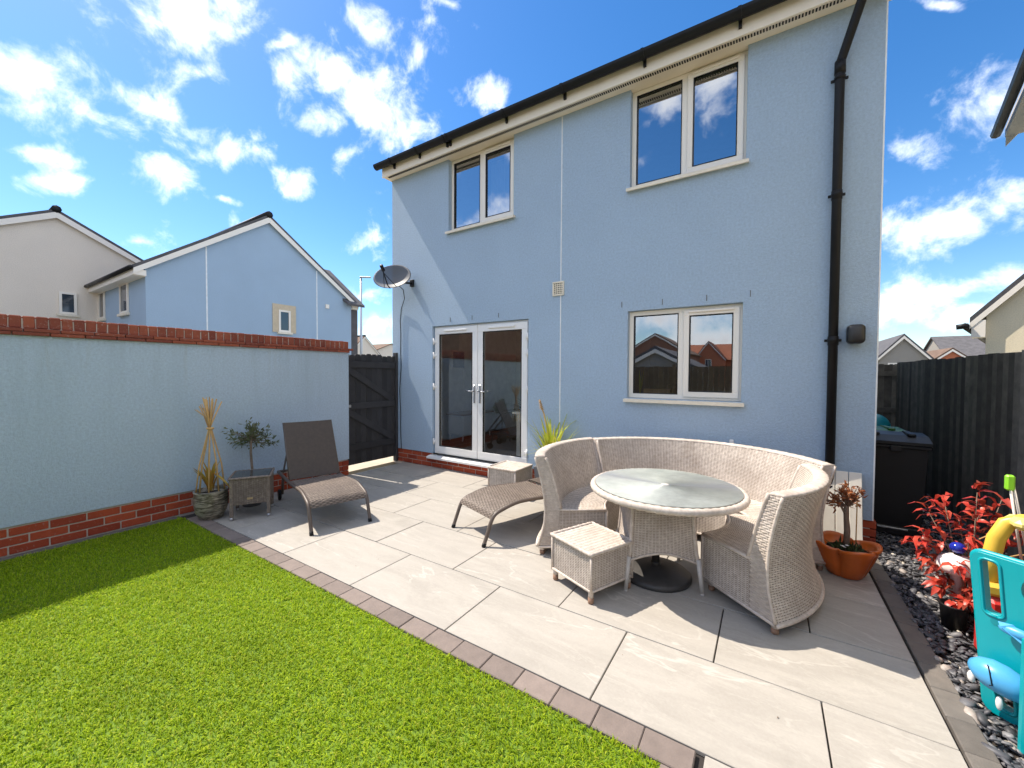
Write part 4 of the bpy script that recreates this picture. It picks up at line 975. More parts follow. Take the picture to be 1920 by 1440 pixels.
# ------------------------------------------------------------------ things inside the house (seen through the french doors)
sb = empty('sideboard', (-5.28, 6.35, .2), R(-90), 'long white sideboard with wooden top inside the french doors', 'sideboard')
obj('carcass', MB().box(-.45, .5, 0, .4, .12, .50, .01), M['white'], sb); obj('top', MB().box(-.48, .53, -.02, .42, .501, .53, .006), M['oak'], sb)
for k in (-.3, .18): obj('door', MB().box(k-.13, k+.29, -.015, -.001, .14, .48, .004), M['white'], sb)
for a in (-.4, .45):
    for b in (.04, .36): obj('leg', MB().tube([(a, b, .12), (a*1.05, b, 0)], [.02, .013], 8), M['white'], sb)
tb_ = empty('dining_table', (-3.22, 5.12, .2), 0, 'white painted dining table inside the right french door', 'table')
obj('top', MB().box(-.05, 1.2, -.05, .85, .70, .735, .006), M['upvc'], tb_); obj('apron', MB().box(.0, 1.15, .005, .80, .60, .699), M['upvc'], tb_)
for a in (0, 1.1):
    for b in (0, .76): obj('leg', MB().box(a, a+.065, b, b+.065, 0, .6, .004), M['upvc'], tb_)
ch = empty('dining_chair', (-2.98, 5.45, .2), 0, 'pale green slat back chair tucked under the dining table', 'chair')
for a in (0, .36): obj('leg', MB().bar((a, .0, 0), (a, .02, .44), .035, .035), M['green_chair'], ch); obj('leg', MB().bar((a, .40, 0), (a, .48, .95), .035, .035), M['green_chair'], ch)
obj('seat', MB().box(-.03, .4, -.03, .44, .44, .47, .01), M['green_chair'], ch); obj('top_rail', MB().box(-.03, .39, .45, .475, .86, .95, .01), M['green_chair'], ch)
for k in range(4): obj('slat', MB().box(.06+.08*k, .095+.08*k, .44, .455, .47, .87), M['green_chair'], ch)
pp = empty('house_plant', (-4.05, 6.9, .2), 0, 'bushy house plant in a dark pot behind the right french door', 'plant')
obj('pot', MB().lathe([(.11, 0), (.15, .3), (.14, .31)], 16), M['planter_grey'], pp); pm = MB()
for i in range(60):
    a = RNG.uniform(0, 2*PI); e = RNG.uniform(.3, 1.3); L = RNG.uniform(.25, .5); b = Vector((.05*math.cos(a), .05*math.sin(a), .3)); pm.leaf(b, b+Vector((L*math.cos(a)*math.cos(e), L*math.sin(a)*math.cos(e), L*math.sin(e)+.12)), .06, bend=.5)
obj('foliage', pm, M['plant'], pp)
for nm, (x0, x1, y, z0, z1), mt, lb_ in (('picture', (-4.95, -4.55, 5.98, 1.60, 1.98), 'picture', 'dark purple print on the room wall behind the left french door'), ('picture', (-4.2, -3.92, 6.35, 1.22, 1.58), 'white', 'small white framed picture lower on the room wall inside')):
    pr = empty(nm, (-5.28, y, z0), 0, lb_, 'picture'); obj('frame', MB().box(-5.299, -5.28, y, y+x1-x0, z0, z1, .004), M['white'], pr, world=True); obj('print', MB().box(-5.2795, -5.277, y+.03, y+x1-x0-.03, z0+.03, z1-.03), M[mt], pr, world=True)
bx = empty('window_box', (-1.25, HY+.17, 1.24), 0, 'orange brown box and dark frame on the inside sill of the lower window', 'box'); obj('carton', MB().box(.0, .30, .02, .14, 0, .10, .003), M['oak'], bx); obj('frame', MB().box(.24, .48, .16, .18, 0, .16, .003), M['black_plastic'], bx)
lk = empty('sill_plant', (-1.30, HY+.22, 1.24), 0, 'small green sprout in a glass on the inside sill', 'plant'); lm = MB()
for i in range(5): lm.leaf((0, 0, 0), (RNG.uniform(-.05, .05), RNG.uniform(-.02, .02), RNG.uniform(.22, .34)), .03)
obj('leaves', lm, M['kniphofia'], lk)

# ------------------------------------------------------------------ wicker corner sofa set
def arcP(r, a0, a1, prof):
    """surface through profile points [(r,z)...] swept over angles a0..a1; u along the arc (at radius r), v along the profile"""
    pr = np.array(prof, float); seg = np.linalg.norm(np.diff(pr, axis=0), axis=1); cum = np.concatenate([[0], np.cumsum(seg)])
    def P(u, v):
        u = np.asarray(u, float); v = np.asarray(v, float); ang = a0 + (a1-a0)*u/(abs(a1-a0)*r)
        rr = np.interp(v, cum, pr[:, 0]); zz = np.interp(v, cum, pr[:, 1]); return np.stack([rr*np.cos(ang), rr*np.sin(ang), zz], -1)
    return P, abs(a1-a0)*r, cum[-1]
def smooth_prof(p, n=14):
    p = np.array(p, float); t = np.linspace(0, len(p)-1, n); out = []
    for q in t:
        i = min(int(q), len(p)-2); f = q-i; p0 = p[max(i-1, 0)]; p1 = p[i]; p2 = p[i+1]; p3 = p[min(i+2, len(p)-1)]
        out.append(.5*((2*p1)+(-p0+p2)*f+(2*p0-5*p1+4*p2-p3)*f*f+(-p0+3*p1-3*p2+p3)*f**3))
    return np.array(out)
INNER = smooth_prof([(.93, .385), (.965, .52), (1.01, .68), (1.065, .825)])
OUTER = smooth_prof([(1.125, .075), (1.075, .24), (1.065, .42), (1.095, .62), (1.15, .822)])
SEAT = [(.575, .395), (.75, .392), (.935, .388)]
FRONT = [(.555, .075), (.558, .375)]
def make_sofa(label, c, d0, d1, group='curved wicker sofa sections'):
    s = empty('wicker_sofa', (c[0], c[1], 0), 0, label, 'sofa', group); a0, a1 = R(d0), R(d1)
    def panel(name, prof, row, flip=False, stake=.034, r=1.0, mt='wicker', alt=False):
        A, B = (a1, a0) if flip else (a0, a1); P, ul, vl = arcP(r, A, B, prof)
        o = obj(name, sheet(MB(), P, ul, vl, max(8, int(ul/.05)), 14), M['wicker_dark'], s)
        obj('weave', weave(MB(), P, ul, vl, row, stake, alt=alt), M[mt], o, kind='stuff'); return o
    panel('backrest', INNER, .0125, True, .028, r=1.0)
    panel('outer_back', OUTER, .0135, False, .024, r=1.1, alt=True)
    panel('seat', SEAT, .0115, True, .05, r=.75); panel('seat_front', FRONT, .0135, True, .026, r=.56)
    # end faces
    for a, sg in ((a0, -1), (a1, 1)):
        er = np.array([math.cos(a), math.sin(a), 0]); et = np.array([-math.sin(a), math.cos(a), 0])*sg
        def PS(u, v, er=er, et=et): 
            u = np.asarray(u)[..., None]; v = np.asarray(v)[..., None]; return er*(.558+u) + np.array([0, 0, 1.])*(.075+v) + et*.0045
        o = obj('seat_end', MB().prism([(.558, .075), (.95, .075), (.95, .385), (.558, .385)], et*-.012, (0, 0, 0), er, (0, 0, 1)), M['wicker_dark'], s)
        Pf = PS if sg < 0 else (lambda u, v: PS(.39-np.asarray(u), v))
        obj('weave', weave(MB(), Pf, .39, .31, .0125, .028, alt=False), M['wicker'], o, kind='stuff')
        zs = np.linspace(.085, .82, 20); inn = np.where(zs < .385, .95, np.interp(zs, INNER[:, 1], INNER[:, 0])); outr = np.interp(zs, OUTER[:, 1], OUTER[:, 0])
        poly = [(p, z) for p, z in zip(inn, zs)] + [(p, z) for p, z in zip(outr[::-1], zs[::-1])]
        o = obj('end_panel', MB().prism(poly, et*-.012, (0, 0, 0), er, (0, 0, 1)), M['wicker'], s)
        wv = MB()
        def PE(u, v, er=er, et=et, zs=zs, inn=inn, outr=outr, sg=sg):
            u = np.asarray(u, float); v = np.asarray(v, float); z = .088+v; i_ = np.interp(z, zs, inn); o_ = np.interp(z, zs, outr); f = u/.13; f = f if sg < 0 else 1-f
            return er*(i_*(1-f)+o_*f)[..., None]+np.array([0, 0, 1.])*z[..., None]+et*.003
        weave(wv, PE, .13, .728, .015, .033, .003)
        obj('weave', wv, M['wicker'], o, kind='stuff')
        tr = MB(); tr.tube([er*i_+np.array([0, 0, z])+et*.002 for z, i_ in zip(zs[8:], inn[8:])], .011, 7); tr.tube([er*o_+np.array([0, 0, z])+et*.002 for z, o_ in zip(zs, outr)], .010, 7)
        tr.tube([er*.558+np.array([0, 0, .08])+et*.002, er*1.12+np.array([0, 0, .075])+et*.002], .011, 7); tr.tube([er*.558+np.array([0, 0, .385])+et*.002, er*.95+np.array([0, 0, .388])+et*.002], .011, 7); tr.tube([er*.558+np.array([0, 0, .08])+et*.002, er*.558+np.array([0, 0, .385])+et*.002], .011, 7)
        obj('piping', tr, M['wicker'], s)
    ang = np.linspace(a0, a1, 90); rm = MB(); rd = []
    braid(rm, [(1.107*math.cos(a), 1.107*math.sin(a), .822) for a in ang], .046, 10, 80, .08, flat=.36); rim = obj('rim', rm, M['wicker'], s)
    for v in range(2):
        pass
    bt = MB(); bt.tube([(1.128*math.cos(a), 1.128*math.sin(a), .073) for a in ang[::3]], .013, 7); bt.tube([(.556*math.cos(a), .556*math.sin(a), .073) for a in ang[::3]], .011, 7); bt.tube([(.562*math.cos(a), .562*math.sin(a), .388) for a in ang[::3]], .012, 7)
    obj('edge_trim', bt, M['wicker'], s)
    un = MB(); k = 24
    for i in range(k):
        p, q = a0+(a1-a0)*i/k, a0+(a1-a0)*(i+1)/k; un.quad((.56*math.cos(p), .56*math.sin(p), .08), (.56*math.cos(q), .56*math.sin(q), .08), (1.12*math.cos(q), 1.12*math.sin(q), .08), (1.12*math.cos(p), 1.12*math.sin(p), .08))
    obj('underside', un, M['wicker_dark'], s)
    e = R(2.2)
    for a, r in ((a0+e, 1.085), (a1-e, 1.085), (a0+e*2, .60), (a1-e*2, .60)):
        x, y = r*math.cos(a), r*math.sin(a); l = obj('leg', MB().tube([(x, y, .075), (x, y, .036)], .021, 10), M['wicker'], s); obj('foot', MB().lathe([(.017, .0), (.021, .004), (.021, .036)], 12, (x, y, 0)), M['foot_wood'], l)
    return s
make_sofa('curved wicker sofa section at the left end, in front of the kniphofia pot', (-.62, 3.44), 149.5, 211)
make_sofa('long curved wicker sofa section in the middle, backing onto the blue wall', (-.60, 3.37), 25, 146.5)
make_sofa('curved wicker sofa section at the right end with its woven back turned to the camera', (-.79, 3.43), -40.5, 17.5)

def make_stool(loc, rz, label):
    s = empty('wicker_stool', (*loc, 0), rz, label, 'stool', 'wicker footstools'); h = .199; zt = .337; zb = .085
    b = MB().box(-h+.006, h-.006, -h+.006, h-.006, zb, zt-.012); body = obj('body', b, M['wicker_dark'], s)
    for k in range(4):
        a = k*PI/2; ux = Vector((math.cos(a), math.sin(a), 0)); nn = Vector((math.sin(a), -math.cos(a), 0)); o = nn*(h-.002)-ux*(h-.004)+Vector((0, 0, zb))
        obj('weave', weave(MB(), flatP(o, ux, (0, 0, 1)), 2*h-.008, zt-zb-.015, .0115, .026, .0024, alt=False), M['wicker'], body, kind='stuff')
    top = obj('top', MB().box(-h-.004, h+.004, -h-.004, h+.004, zt-.012, zt-.004, .003), M['wicker_dark'], s)
    obj('weave', weave(MB(), flatP((-h-.004, -h-.004, zt), (1, 0, 0), (0, 1, 0)), 2*h+.008, 2*h+.008, .0115, .034, alt=False), M['wicker'], top, kind='stuff')
    rm = MB(); k = h+.004; pts = []
    for a, b in (((-k, -k), (k, -k)), ((k, -k), (k, k)), ((k, k), (-k, k)), ((-k, k), (-k, -k))):
        for i in range(30): pts.append((a[0]+(b[0]-a[0])*i/30, a[1]+(b[1]-a[1])*i/30, zt-.004))
    obj('rim', braid(rm, pts, .0135, 8, 130, .22, True), M['wicker'], top)
    tr = MB()
    for sx in (-1, 1):
        for sy in (-1, 1): tr.tube([(sx*h, sy*h, zb-.01), (sx*h, sy*h, zt-.02)], .009, 7)
    tr.tube([(-h, -h, zb), (h, -h, zb), (h, h, zb), (-h, h, zb), (-h, -h, zb)], .009, 7); obj('edge_trim', tr, M['wicker'], body)
    for sx in (-1, 1):
        for sy in (-1, 1):
            x, y = sx*(h-.018), sy*(h-.018); l = obj('leg', MB().tube([(x, y, zb), (x, y, .04)], .0175, 10), M['wicker'], s); obj('foot', MB().lathe([(.016, 0), (.0195, .005), (.0195, .04)], 12, (x, y, 0)), M['foot_wood'], l)
    return s
make_stool((-1.046, 2.690), R(-24), 'square wicker footstool in front of the round table')
make_stool((-2.742, 4.222), R(0), 'square wicker footstool below the french door sill')

# round table on a flared wicker base
TC = (-.62, 3.045)
tb2 = empty('round_table', (*TC, 0), 0, 'round wicker dining table with pale green glass top', 'table')
tr_ = .515; tt = .695
top = obj('table_top', MB().lathe([(0, tt-.035), (tr_-.01, tt-.035), (tr_-.005, tt-.012), (0, tt-.010)], 64), M['wicker_dark'], tb2)
tw = MB()
for i in range(74):                                              # parallel strands under the glass
    y = -.54+.0147*i; xx = math.sqrt(max(0, (tr_-.03)**2-y*y))
    if xx > .02: tw.tube([(-xx, y, tt-.008), (-xx*.3, y+RNG.uniform(-.002, .002), tt-.007), (xx*.4, y+RNG.uniform(-.002, .002), tt-.007), (xx, y, tt-.008)], .0068, 5)
mt_ = Matrix.Rotation(R(-24), 4, 'Z'); tw.v = [tuple(mt_ @ Vector(p)) for p in tw.v]
obj('top_weave', tw, M['wicker'], top, kind='stuff')
obj('rim', braid(MB(), [(tr_*math.cos(a), tr_*math.sin(a), tt-.020) for a in np.linspace(0, 2*PI, 320, endpoint=False)], .024, 10, 110, .07, True), M['wicker'], top)
obj('glass', MB().lathe([(0, tt+.001), (tr_-.016, tt+.001), (tr_-.013, tt+.004), (tr_-.016, tt+.009), (.024, tt+.009), (.024, tt+.0095)], 72), M['glass_top'], top)
obj('parasol_hole', MB().lathe([(.0, tt+.0096), (.018, tt+.0098), (.030, tt+.0105), (.030, tt+.0095)], 20), M['white_leg'], top)
a00 = R(-18); zt, zb = .655, .205; rt, rb = .285, .335
for k in range(4):
    A = a00-k*PI/2; B = A-PI/2
    cs = [np.array([math.cos(A), math.sin(A), 0]), np.array([math.cos(B), math.sin(B), 0])]; bo = np.array([-.075, .03, 0])
    def PB(u, v, cs=cs):
        u = np.asarray(u)[..., None]; v = np.asarray(v)[..., None]; f = u/.46; g = v/(zt-zb)
        arch = .055*np.sin(PI*f)*(1-g)                            # the lower edge arches up between the legs
        z = zb+arch+(zt-zb-arch)*g; r = rb+(rt-rb)*np.sqrt(np.clip((z-zb)/(zt-zb), 0, 1)); return cs[1]*r*(1-f)+cs[0]*r*f+np.array([0, 0, 1.])*z+np.array([-.075, .03, 0])
    o = obj('base_panel', sheet(MB(), PB, .46, zt-zb, 12, 8), M['wicker_dark'], tb2); obj('weave', weave(MB(), PB, .46, zt-zb, .0125, .026, .0026, alt=False), M['wicker'], o, kind='stuff')
    obj('panel_trim', MB().tube([PB(np.array(u), np.array(0.)) for u in np.linspace(0, .46, 12)], .009, 6), M['wicker'], o)
    zz = np.linspace(zb, zt, 8); obj('corner_post', MB().tube([bo+cs[0]*(rb+(rt-rb)*math.sqrt((z-zb)/(zt-zb)))+np.array([0, 0, z]) for z in zz], .014, 8), M['wicker'], tb2)
    obj('leg', MB().tube([bo+cs[0]*(rb-.004)+np.array([0, 0, zb+.03]), bo+cs[0]*.362+np.array([0, 0, .012])], [.017, .0135], 10).tube([bo+cs[0]*.362+np.array([0, 0, .012]), bo+cs[0]*.363], .0145, 10), M['white_leg'], tb2)
pb_ = empty('parasol_base', (-.685, 3.07, 0), 0, 'dark round cast parasol base under the table', 'parasol base')
obj('base_plate', MB().lathe([(.245, 0), (.252, .012), (.25, .03), (.235, .042), (.14, .062), (.06, .082), (.034, .088)], 48), M['iron'], pb_)
obj('pole_socket', MB().tube([(0, 0, .08), (0, 0, .36)], .028, 16).tube([(0, 0, .08), (0, 0, .11)], .035, 16), M['iron'], pb_)

# ------------------------------------------------------------------ brown loungers, side table
def make_lounger(loc, rz, label, raised, tail=1.62):
    s = empty('sun_lounger', (*loc, 0), rz, label, 'sun lounger', 'brown wicker sun loungers'); hw = .262
    side = [(.0, 0), (.05, .13), (.085, .215), (.125, .262), (.20, .288), (.36, .320), (.55, .318), (.8, .300), (1.0, .30), (tail, .305)]
    sp = [(q[0], q[1]) for q in smooth_prof(side, 34)]
    for sg in (-1, 1):
        r = obj('side_frame', MB().tube([(x, sg*(hw+.012), z) for x, z in sp], .017, 8), M['brown_frame'], s)
    obj('cross_bar', MB().tube([(.12, -hw, .255), (.12, hw, .255)], .013, 8), M['brown_frame'], s); obj('cross_bar', MB().tube([(tail, -hw, .305), (tail, hw, .305)], .015, 8), M['brown_frame'], s)
    for sg in (-1, 1):
        l = obj('leg', MB().tube([(tail-.22, sg*hw, .30), (tail-.17, sg*hw, .07)], .015, 8), M['brown_frame'], s)
        obj('wheel', MB().lathe([(.0, -.012), (.06, -.012), (.065, 0), (.06, .012), (0, .012)], 18), M['black_plastic'], l, (tail-.17, sg*(hw+.03), .066), (PI/2, 0, 0))
        obj('foot_cap', MB().tube([(0, sg*(hw+.012), 0), (.012, sg*(hw+.012), .03)], .019, 8), M['black_plastic'], s)
    prof = np.array([(x, z+.012) for x, z in smooth_prof([(.075, .215), (.105, .258), (.16, .283), (.36, .322), (.55, .318), (.8, .302), (.93, .30)], 24)])
    def sweep(prof):
        seg = np.linalg.norm(np.diff(prof, axis=0), axis=1); cum = np.concatenate([[0], np.cumsum(seg)])
        def P(u, v):
            u = np.asarray(u, float); v = np.asarray(v, float); return np.stack([np.interp(v, cum, prof[:, 0]), hw-u, np.interp(v, cum, prof[:, 1])], -1)
        return P, cum[-1]
    P, L = sweep(prof); o = obj('seat', sheet(MB(), P, 2*hw, L, 6, 22, .0), M['brown_back'], s); obj('weave', weave(MB(), P, 2*hw, L, .0145, .030, .003), M['brown_wicker'], o, kind='stuff')
    hx, hz = .945, .318
    if raised: d = np.array([math.cos(R(62)), math.sin(R(62))])
    else: d = np.array([1.0, .0])
    prof = np.array([(hx+d[0]*t_, hz+d[1]*t_) for t_ in np.linspace(0, .68, 8)])
    P, L = sweep(prof); bk = obj('backrest', sheet(MB(), P, 2*hw, L, 6, 8, -.004), M['brown_back'], s)
    obj('weave', weave(MB(), P, 2*hw, L, .0145, .030, .003), M['brown_wicker'], bk, kind='stuff')
    P2 = lambda u, v: P(2*hw-np.asarray(u), v); sb_ = MB(); sheet(sb_, P2, 2*hw, L, 6, 8, -.012+.0); obj('back_face', sb_, M['brown_back'], bk)
    fr = MB(); e0, e1 = prof[0], prof[-1]
    fr.tube([(e0[0], -hw, e0[1]), (e1[0], -hw, e1[1]), (e1[0], hw, e1[1]), (e0[0], hw, e0[1])], .012, 8); obj('back_frame', fr, M['brown_frame'], bk)
    if raised:
        for sg in (-1, 1): obj('prop', MB().bar((hx+d[0]*.42, sg*(hw-.03), hz+d[1]*.42), (hx+.5, sg*(hw-.03), .31), .012, .03), M['brown_frame'], s)
    return s
make_lounger((-3.452, 2.318), math.atan2(.286, -.958), 'brown wicker sun lounger with raised back against the garden wall', True, 1.52)
make_lounger((-2.312, 2.834), math.atan2(.94, .345), 'brown wicker sun lounger lying flat behind the left sofa section', False, 1.66)
stb = empty('side_table', (-4.612, 2.038, 0), math.atan2(.85, .52), 'low brown wicker side table with glass top and small castors', 'side table')
hx_, hy_ = .178, .178; zt = .435; zb = .155
bd = obj('apron', MB().box(-hx_+.004, hx_-.004, -hy_+.004, hy_-.004, zb, zt-.012), M['brown_back'], stb)
for k in range(4):
    a = k*PI/2; ux = Vector((math.cos(a), math.sin(a), 0)); nn = Vector((math.sin(a), -math.cos(a), 0)); o = nn*(hx_-.002)-ux*(hx_-.004)+Vector((0, 0, zb))
    obj('weave', weave(MB(), flatP(o, ux, (0, 0, 1)), 2*hx_-.008, zt-zb-.012, .0105, .022, .0024), M['brown_wicker'], bd, kind='stuff')
obj('rim', braid(MB(), [p for a, b in (((-1, -1), (1, -1)), ((1, -1), (1, 1)), ((1, 1), (-1, 1)), ((-1, 1), (-1, -1))) for p in [((a[0]+(b[0]-a[0])*i/20)*(hx_+.002), (a[1]+(b[1]-a[1])*i/20)*(hy_+.002), zt-.008) for i in range(20)]], .012, 8, 130, .2, True), M['brown_wicker'], stb)
obj('glass_top', MB().box(-hx_+.012, hx_-.012, -hy_+.012, hy_-.012, zt-.010, zt+.002, .003), M['dark_glass'] if 'dark_glass' in M else M['planter_grey'], stb)
obj('name_plate', MB().box(-.025, .025, -hy_-.008, -hy_-.004, zb+.05, zb+.07), M['tan'], stb)
for sx in (-1, 1):
    for sy in (-1, 1):
        l = obj('leg', MB().box(sx*(hx_-.016)-.016, sx*(hx_-.016)+.016, sy*(hy_-.016)-.016, sy*(hy_-.016)+.016, .035, zt-.02, .004), M['brown_wicker'], stb)
        obj('castor', MB().sphere((sx*(hx_-.016), sy*(hy_-.016), .018), .018, .018, .018, 12, 8), M['steel'], l)

# ------------------------------------------------------------------ pots and plants
pot = empty('glazed_pot', (-4.83, 1.74, 0), 0, 'banded brown and cream glazed pot against the garden wall', 'plant pot')
obj('body', MB().lathe([(.085, 0), (.10, .01), (.135, .08), (.15, .17), (.148, .24), (.142, .27), (.150, .285), (.148, .296), (.134, .296), (.130, .26), (.0, .255)], 36), M['glaze'], pot)
obj('soil', MB().lathe([(0, .262), (.129, .258)], 20), M['soil'], pot)
yc = empty('dried_yucca', (-4.83, 1.74, .26), 0, 'withered orange yucca with tied bamboo canes in the glazed pot', 'plant')
for i in range(15):
    a = RNG.uniform(0, 2*PI); e = RNG.uniform(1.05, 1.5); L = RNG.uniform(.16, .34); b = Vector((.025*math.cos(a), .025*math.sin(a), .02))
    obj('leaf', MB().leaf(b, b+Vector((L*math.cos(a)*math.cos(e), L*math.sin(a)*math.cos(e), L*math.sin(e))), .03, bend=.15, seg=4), M['yucca'], yc)
obj('leaf', MB().leaf((-.0, 0, .22), (.30, .06, .10), .03, bend=.1, seg=4), M['yucca'], yc)
for i in range(9):
    a = 2*PI*i/9+.2; rb_ = .125; tx, ty = .012*math.cos(a), .012*math.sin(a); k = RNG.uniform(.05, .12); zt_ = RNG.uniform(.88, .99)
    obj('cane', MB().tube([(rb_*math.cos(a), rb_*math.sin(a), .0), (rb_*.75*math.cos(a)+.005, rb_*.75*math.sin(a), .3), (tx, ty, .66), (-k*math.cos(a), -k*math.sin(a), zt_)], .0068, 6), M['cane'], yc)
for i in range(20):
    a = RNG.uniform(0, 2*PI); k = RNG.uniform(.02, .13); obj('twig', MB().tube([(0, 0, .62), (k*.4*math.cos(a), k*.4*math.sin(a), .8), (k*math.cos(a), k*math.sin(a), RNG.uniform(.85, 1.0))], .0035, 5), M['cane'], yc)
obj('tie', MB().lathe([(.03, .66), (.034, .67), (.03, .68)], 12), M['cane'], yc)
ot = empty('olive_tree', (-4.93, 2.17, 0), 0, 'small standard olive tree behind the brown side table', 'tree')
obj('pot', MB().lathe([(.09, 0), (.11, .2), (.105, .205), (.095, .19), (0, .185)], 20), M['planter_grey'], ot)
tk = MB().tube([(0, 0, .17), (.006, .004, .4), (-.006, -.004, .6), (.0, 0, .78)], [.016, .014, .013, .012], 8); br_ = []
for i in range(22):
    a = RNG.uniform(0, 2*PI); e = RNG.uniform(-.25, 1.35); L = RNG.uniform(.12, .26); p0 = Vector((0, 0, .70+.08*RNG.random())); p1 = p0+Vector((L*math.cos(a)*math.cos(e), L*math.sin(a)*math.cos(e), L*math.sin(e)))
    tk.tube([p0, (p0+p1)/2+Vector((0, 0, .01)), p1], [.005, .004, .002], 5); br_.append((p0, p1))
obj('trunk', tk, M['bark'], ot); cr = MB()
for p0, p1 in br_:
    for j in range(26):
        t_ = RNG.uniform(.25, 1.08); p = p0.lerp(p1, t_)+Vector(RNG.normal(0, .022, 3)); d = Vector(RNG.normal(0, 1, 3)).normalized()+(p1-p0).normalized()*.8; cr.leaf(p, p+d.normalized()*RNG.uniform(.036, .06), .015, up=RNG.normal(0, 1, 3), bend=.2, seg=2)
obj('crown', cr, M['olive_leaf'], ot)
kp = empty('tapered_planter', (-2.30, 4.42, 0), R(8), 'grey tapered planter between the footstool and the sofa', 'planter')
tp_ = MB().add([(-.10, -.10, 0), (.10, -.10, 0), (.10, .10, 0), (-.10, .10, 0), (-.145, -.145, .36), (.145, -.145, .36), (.145, .145, .36), (-.145, .145, .36), (-.125, -.125, .36), (.125, -.125, .36), (.125, .125, .36), (-.125, .125, .36), (-.12, -.12, .31), (.12, -.12, .31), (.12, .12, .31), (-.12, .12, .31)],
   [(3, 2, 1, 0), (0, 1, 5, 4), (1, 2, 6, 5), (2, 3, 7, 6), (3, 0, 4, 7), (4, 5, 9, 8), (5, 6, 10, 9), (6, 7, 11, 10), (7, 4, 8, 11), (8, 9, 13, 12), (9, 10, 14, 13), (10, 11, 15, 14), (11, 8, 12, 15)])
obj('body', tp_, M['planter_grey'], kp); obj('soil', MB().box(-.12, .12, -.12, .12, .28, .312), M['soil'], kp)
kn = empty('red_hot_poker', (-2.30, 4.42, .31), 0, 'yellow green strappy poker plant with one dead flower spike by the door', 'plant')
for i in range(38):
    a = RNG.uniform(0, 2*PI); e = RNG.uniform(.95, 1.5); L = RNG.uniform(.40, .78); b = Vector((.03*math.cos(a)+.03, .03*math.sin(a), 0))
    obj('leaf', MB().leaf(b, b+Vector((L*math.cos(a)*math.cos(e), L*math.sin(a)*math.cos(e), L*math.sin(e))), .034, bend=RNG.uniform(.05, .35), seg=5), M['kniphofia'], kn)
for a, L in ((2.9, .42), (3.4, .36), (3.9, .33), (.2, .34)):
    b = Vector((.0, 0, 0)); obj('leaf', MB().leaf(b, b+Vector((L*.8*math.cos(a), L*.5*math.sin(a), L*.8)), .026, bend=.9, seg=6), M['kniphofia'], kn)
obj('flower_stalk', MB().tube([(.03, 0, 0), (.01, 0, .4), (-.07, -.0, .70), (-.115, 0, .80)], [.012, .011, .010, .008], 6), M['cane'], kn)
fl = MB(); 
for i in range(40):
    t_ = i/40; p = Vector((-.095-.04*t_, 0, .76+.12*t_)); a = i*2.4; fl.leaf(p, p+Vector((.04*math.cos(a)*(1-t_*.6), .04*math.sin(a)*(1-t_*.6), -.018)), .02, seg=2)
obj('flower_head', fl, M['cane'], kn)
tcx = empty('terracotta_planter', (.525, 3.90, 0), R(20), 'glazed orange lobed planter to the right of the sofa', 'planter')
tl = MB(); n_ = 56; prof = [(.098, 0), (.112, .012), (.135, .07), (.158, .135), (.178, .195), (.192, .222), (.190, .236), (.172, .236), (.160, .215), (.150, .17), (0, .165)]
vs = []
for r, z in prof:
    for k in range(n_):
        a = 2*PI*k/n_; lob = 1+.34*(abs(math.cos(2*a))**.6-.60)*min(1, .25+z/.14); vs.append((r*lob*math.cos(a), r*lob*math.sin(a), z+.012*math.cos(4*a)*(z > .2)))
tl.add(vs, [(i*n_+k, i*n_+(k+1) % n_, (i+1)*n_+(k+1) % n_, (i+1)*n_+k) for i in range(len(prof)-1) for k in range(n_)], True); obj('body', tl, M['terracotta'], tcx)
obj('soil', MB().lathe([(0, .185), (.145, .18)], 20), M['soil'], tcx)
ms = MB()
for i in range(130):
    a = RNG.uniform(0, 2*PI); r = .09*math.sqrt(RNG.random()); p = Vector((r*math.cos(a), r*math.sin(a), .182)); ms.leaf(p, p+Vector(RNG.normal(0, .02, 3))+Vector((0, 0, .035)), .016, seg=2)
obj('moss', ms, M['moss'], tcx, kind='stuff')
wf = MB()
for q in ((-.05, -.05, .225), (-.025, -.06, .235), (-.035, -.045, .215)):
    for k in range(6):
        a = k*PI/3; p = Vector(q); wf.leaf(p, p+Vector((.014*math.cos(a), .014*math.sin(a), .005)), .011, seg=2)
obj('white_flower', wf, M['white'], tcx)
bs = empty('dried_shrub', (.525, 3.90, .18), 0, 'withered small tree with brown leaves in the orange planter', 'tree')
tk = MB(); tk.tube([(0, 0, -.02), (.004, 0, .15), (-.006, .004, .3), (.0, 0, .36)], [.021, .020, .016, .014], 9)
tk.tube([(-.006, .0, .27), (-.05, -.01, .36), (-.085, -.0, .42)], [.010, .007, .003], 6); cr = MB()
for i in range(24):
    a = RNG.uniform(0, 2*PI); e = RNG.uniform(.0, 1.25); L = RNG.uniform(.08, .19); p0 = Vector((0, 0, .33)); p1 = p0+Vector((L*math.cos(a)*math.cos(e), L*math.sin(a)*math.cos(e), L*math.sin(e))); tk.tube([p0, (p0+p1)/2, p1], [.005, .0035, .002], 5)
    for j in range(11):
        p = p0.lerp(p1, RNG.uniform(.4, 1.05))+Vector(RNG.normal(0, .01, 3)); d = Vector(RNG.normal(0, 1, 3)).normalized()+(p1-p0).normalized(); cr.leaf(p, p+d.normalized()*RNG.uniform(.028, .05), .015, up=RNG.normal(0, 1, 3), bend=.6, seg=2)
obj('trunk', tk, M['bark'], bs); obj('crown', cr, M['dead_leaf'], bs)
obj('stake', MB().tube([(.06, .03, 0), (.062, .03, .42)], .004, 5), M['cane'], bs)
pk = empty('plank_panel', (.34, 4.46, 0), 0, 'cream painted plank panel leaning on the house wall behind the orange planter', 'panel')
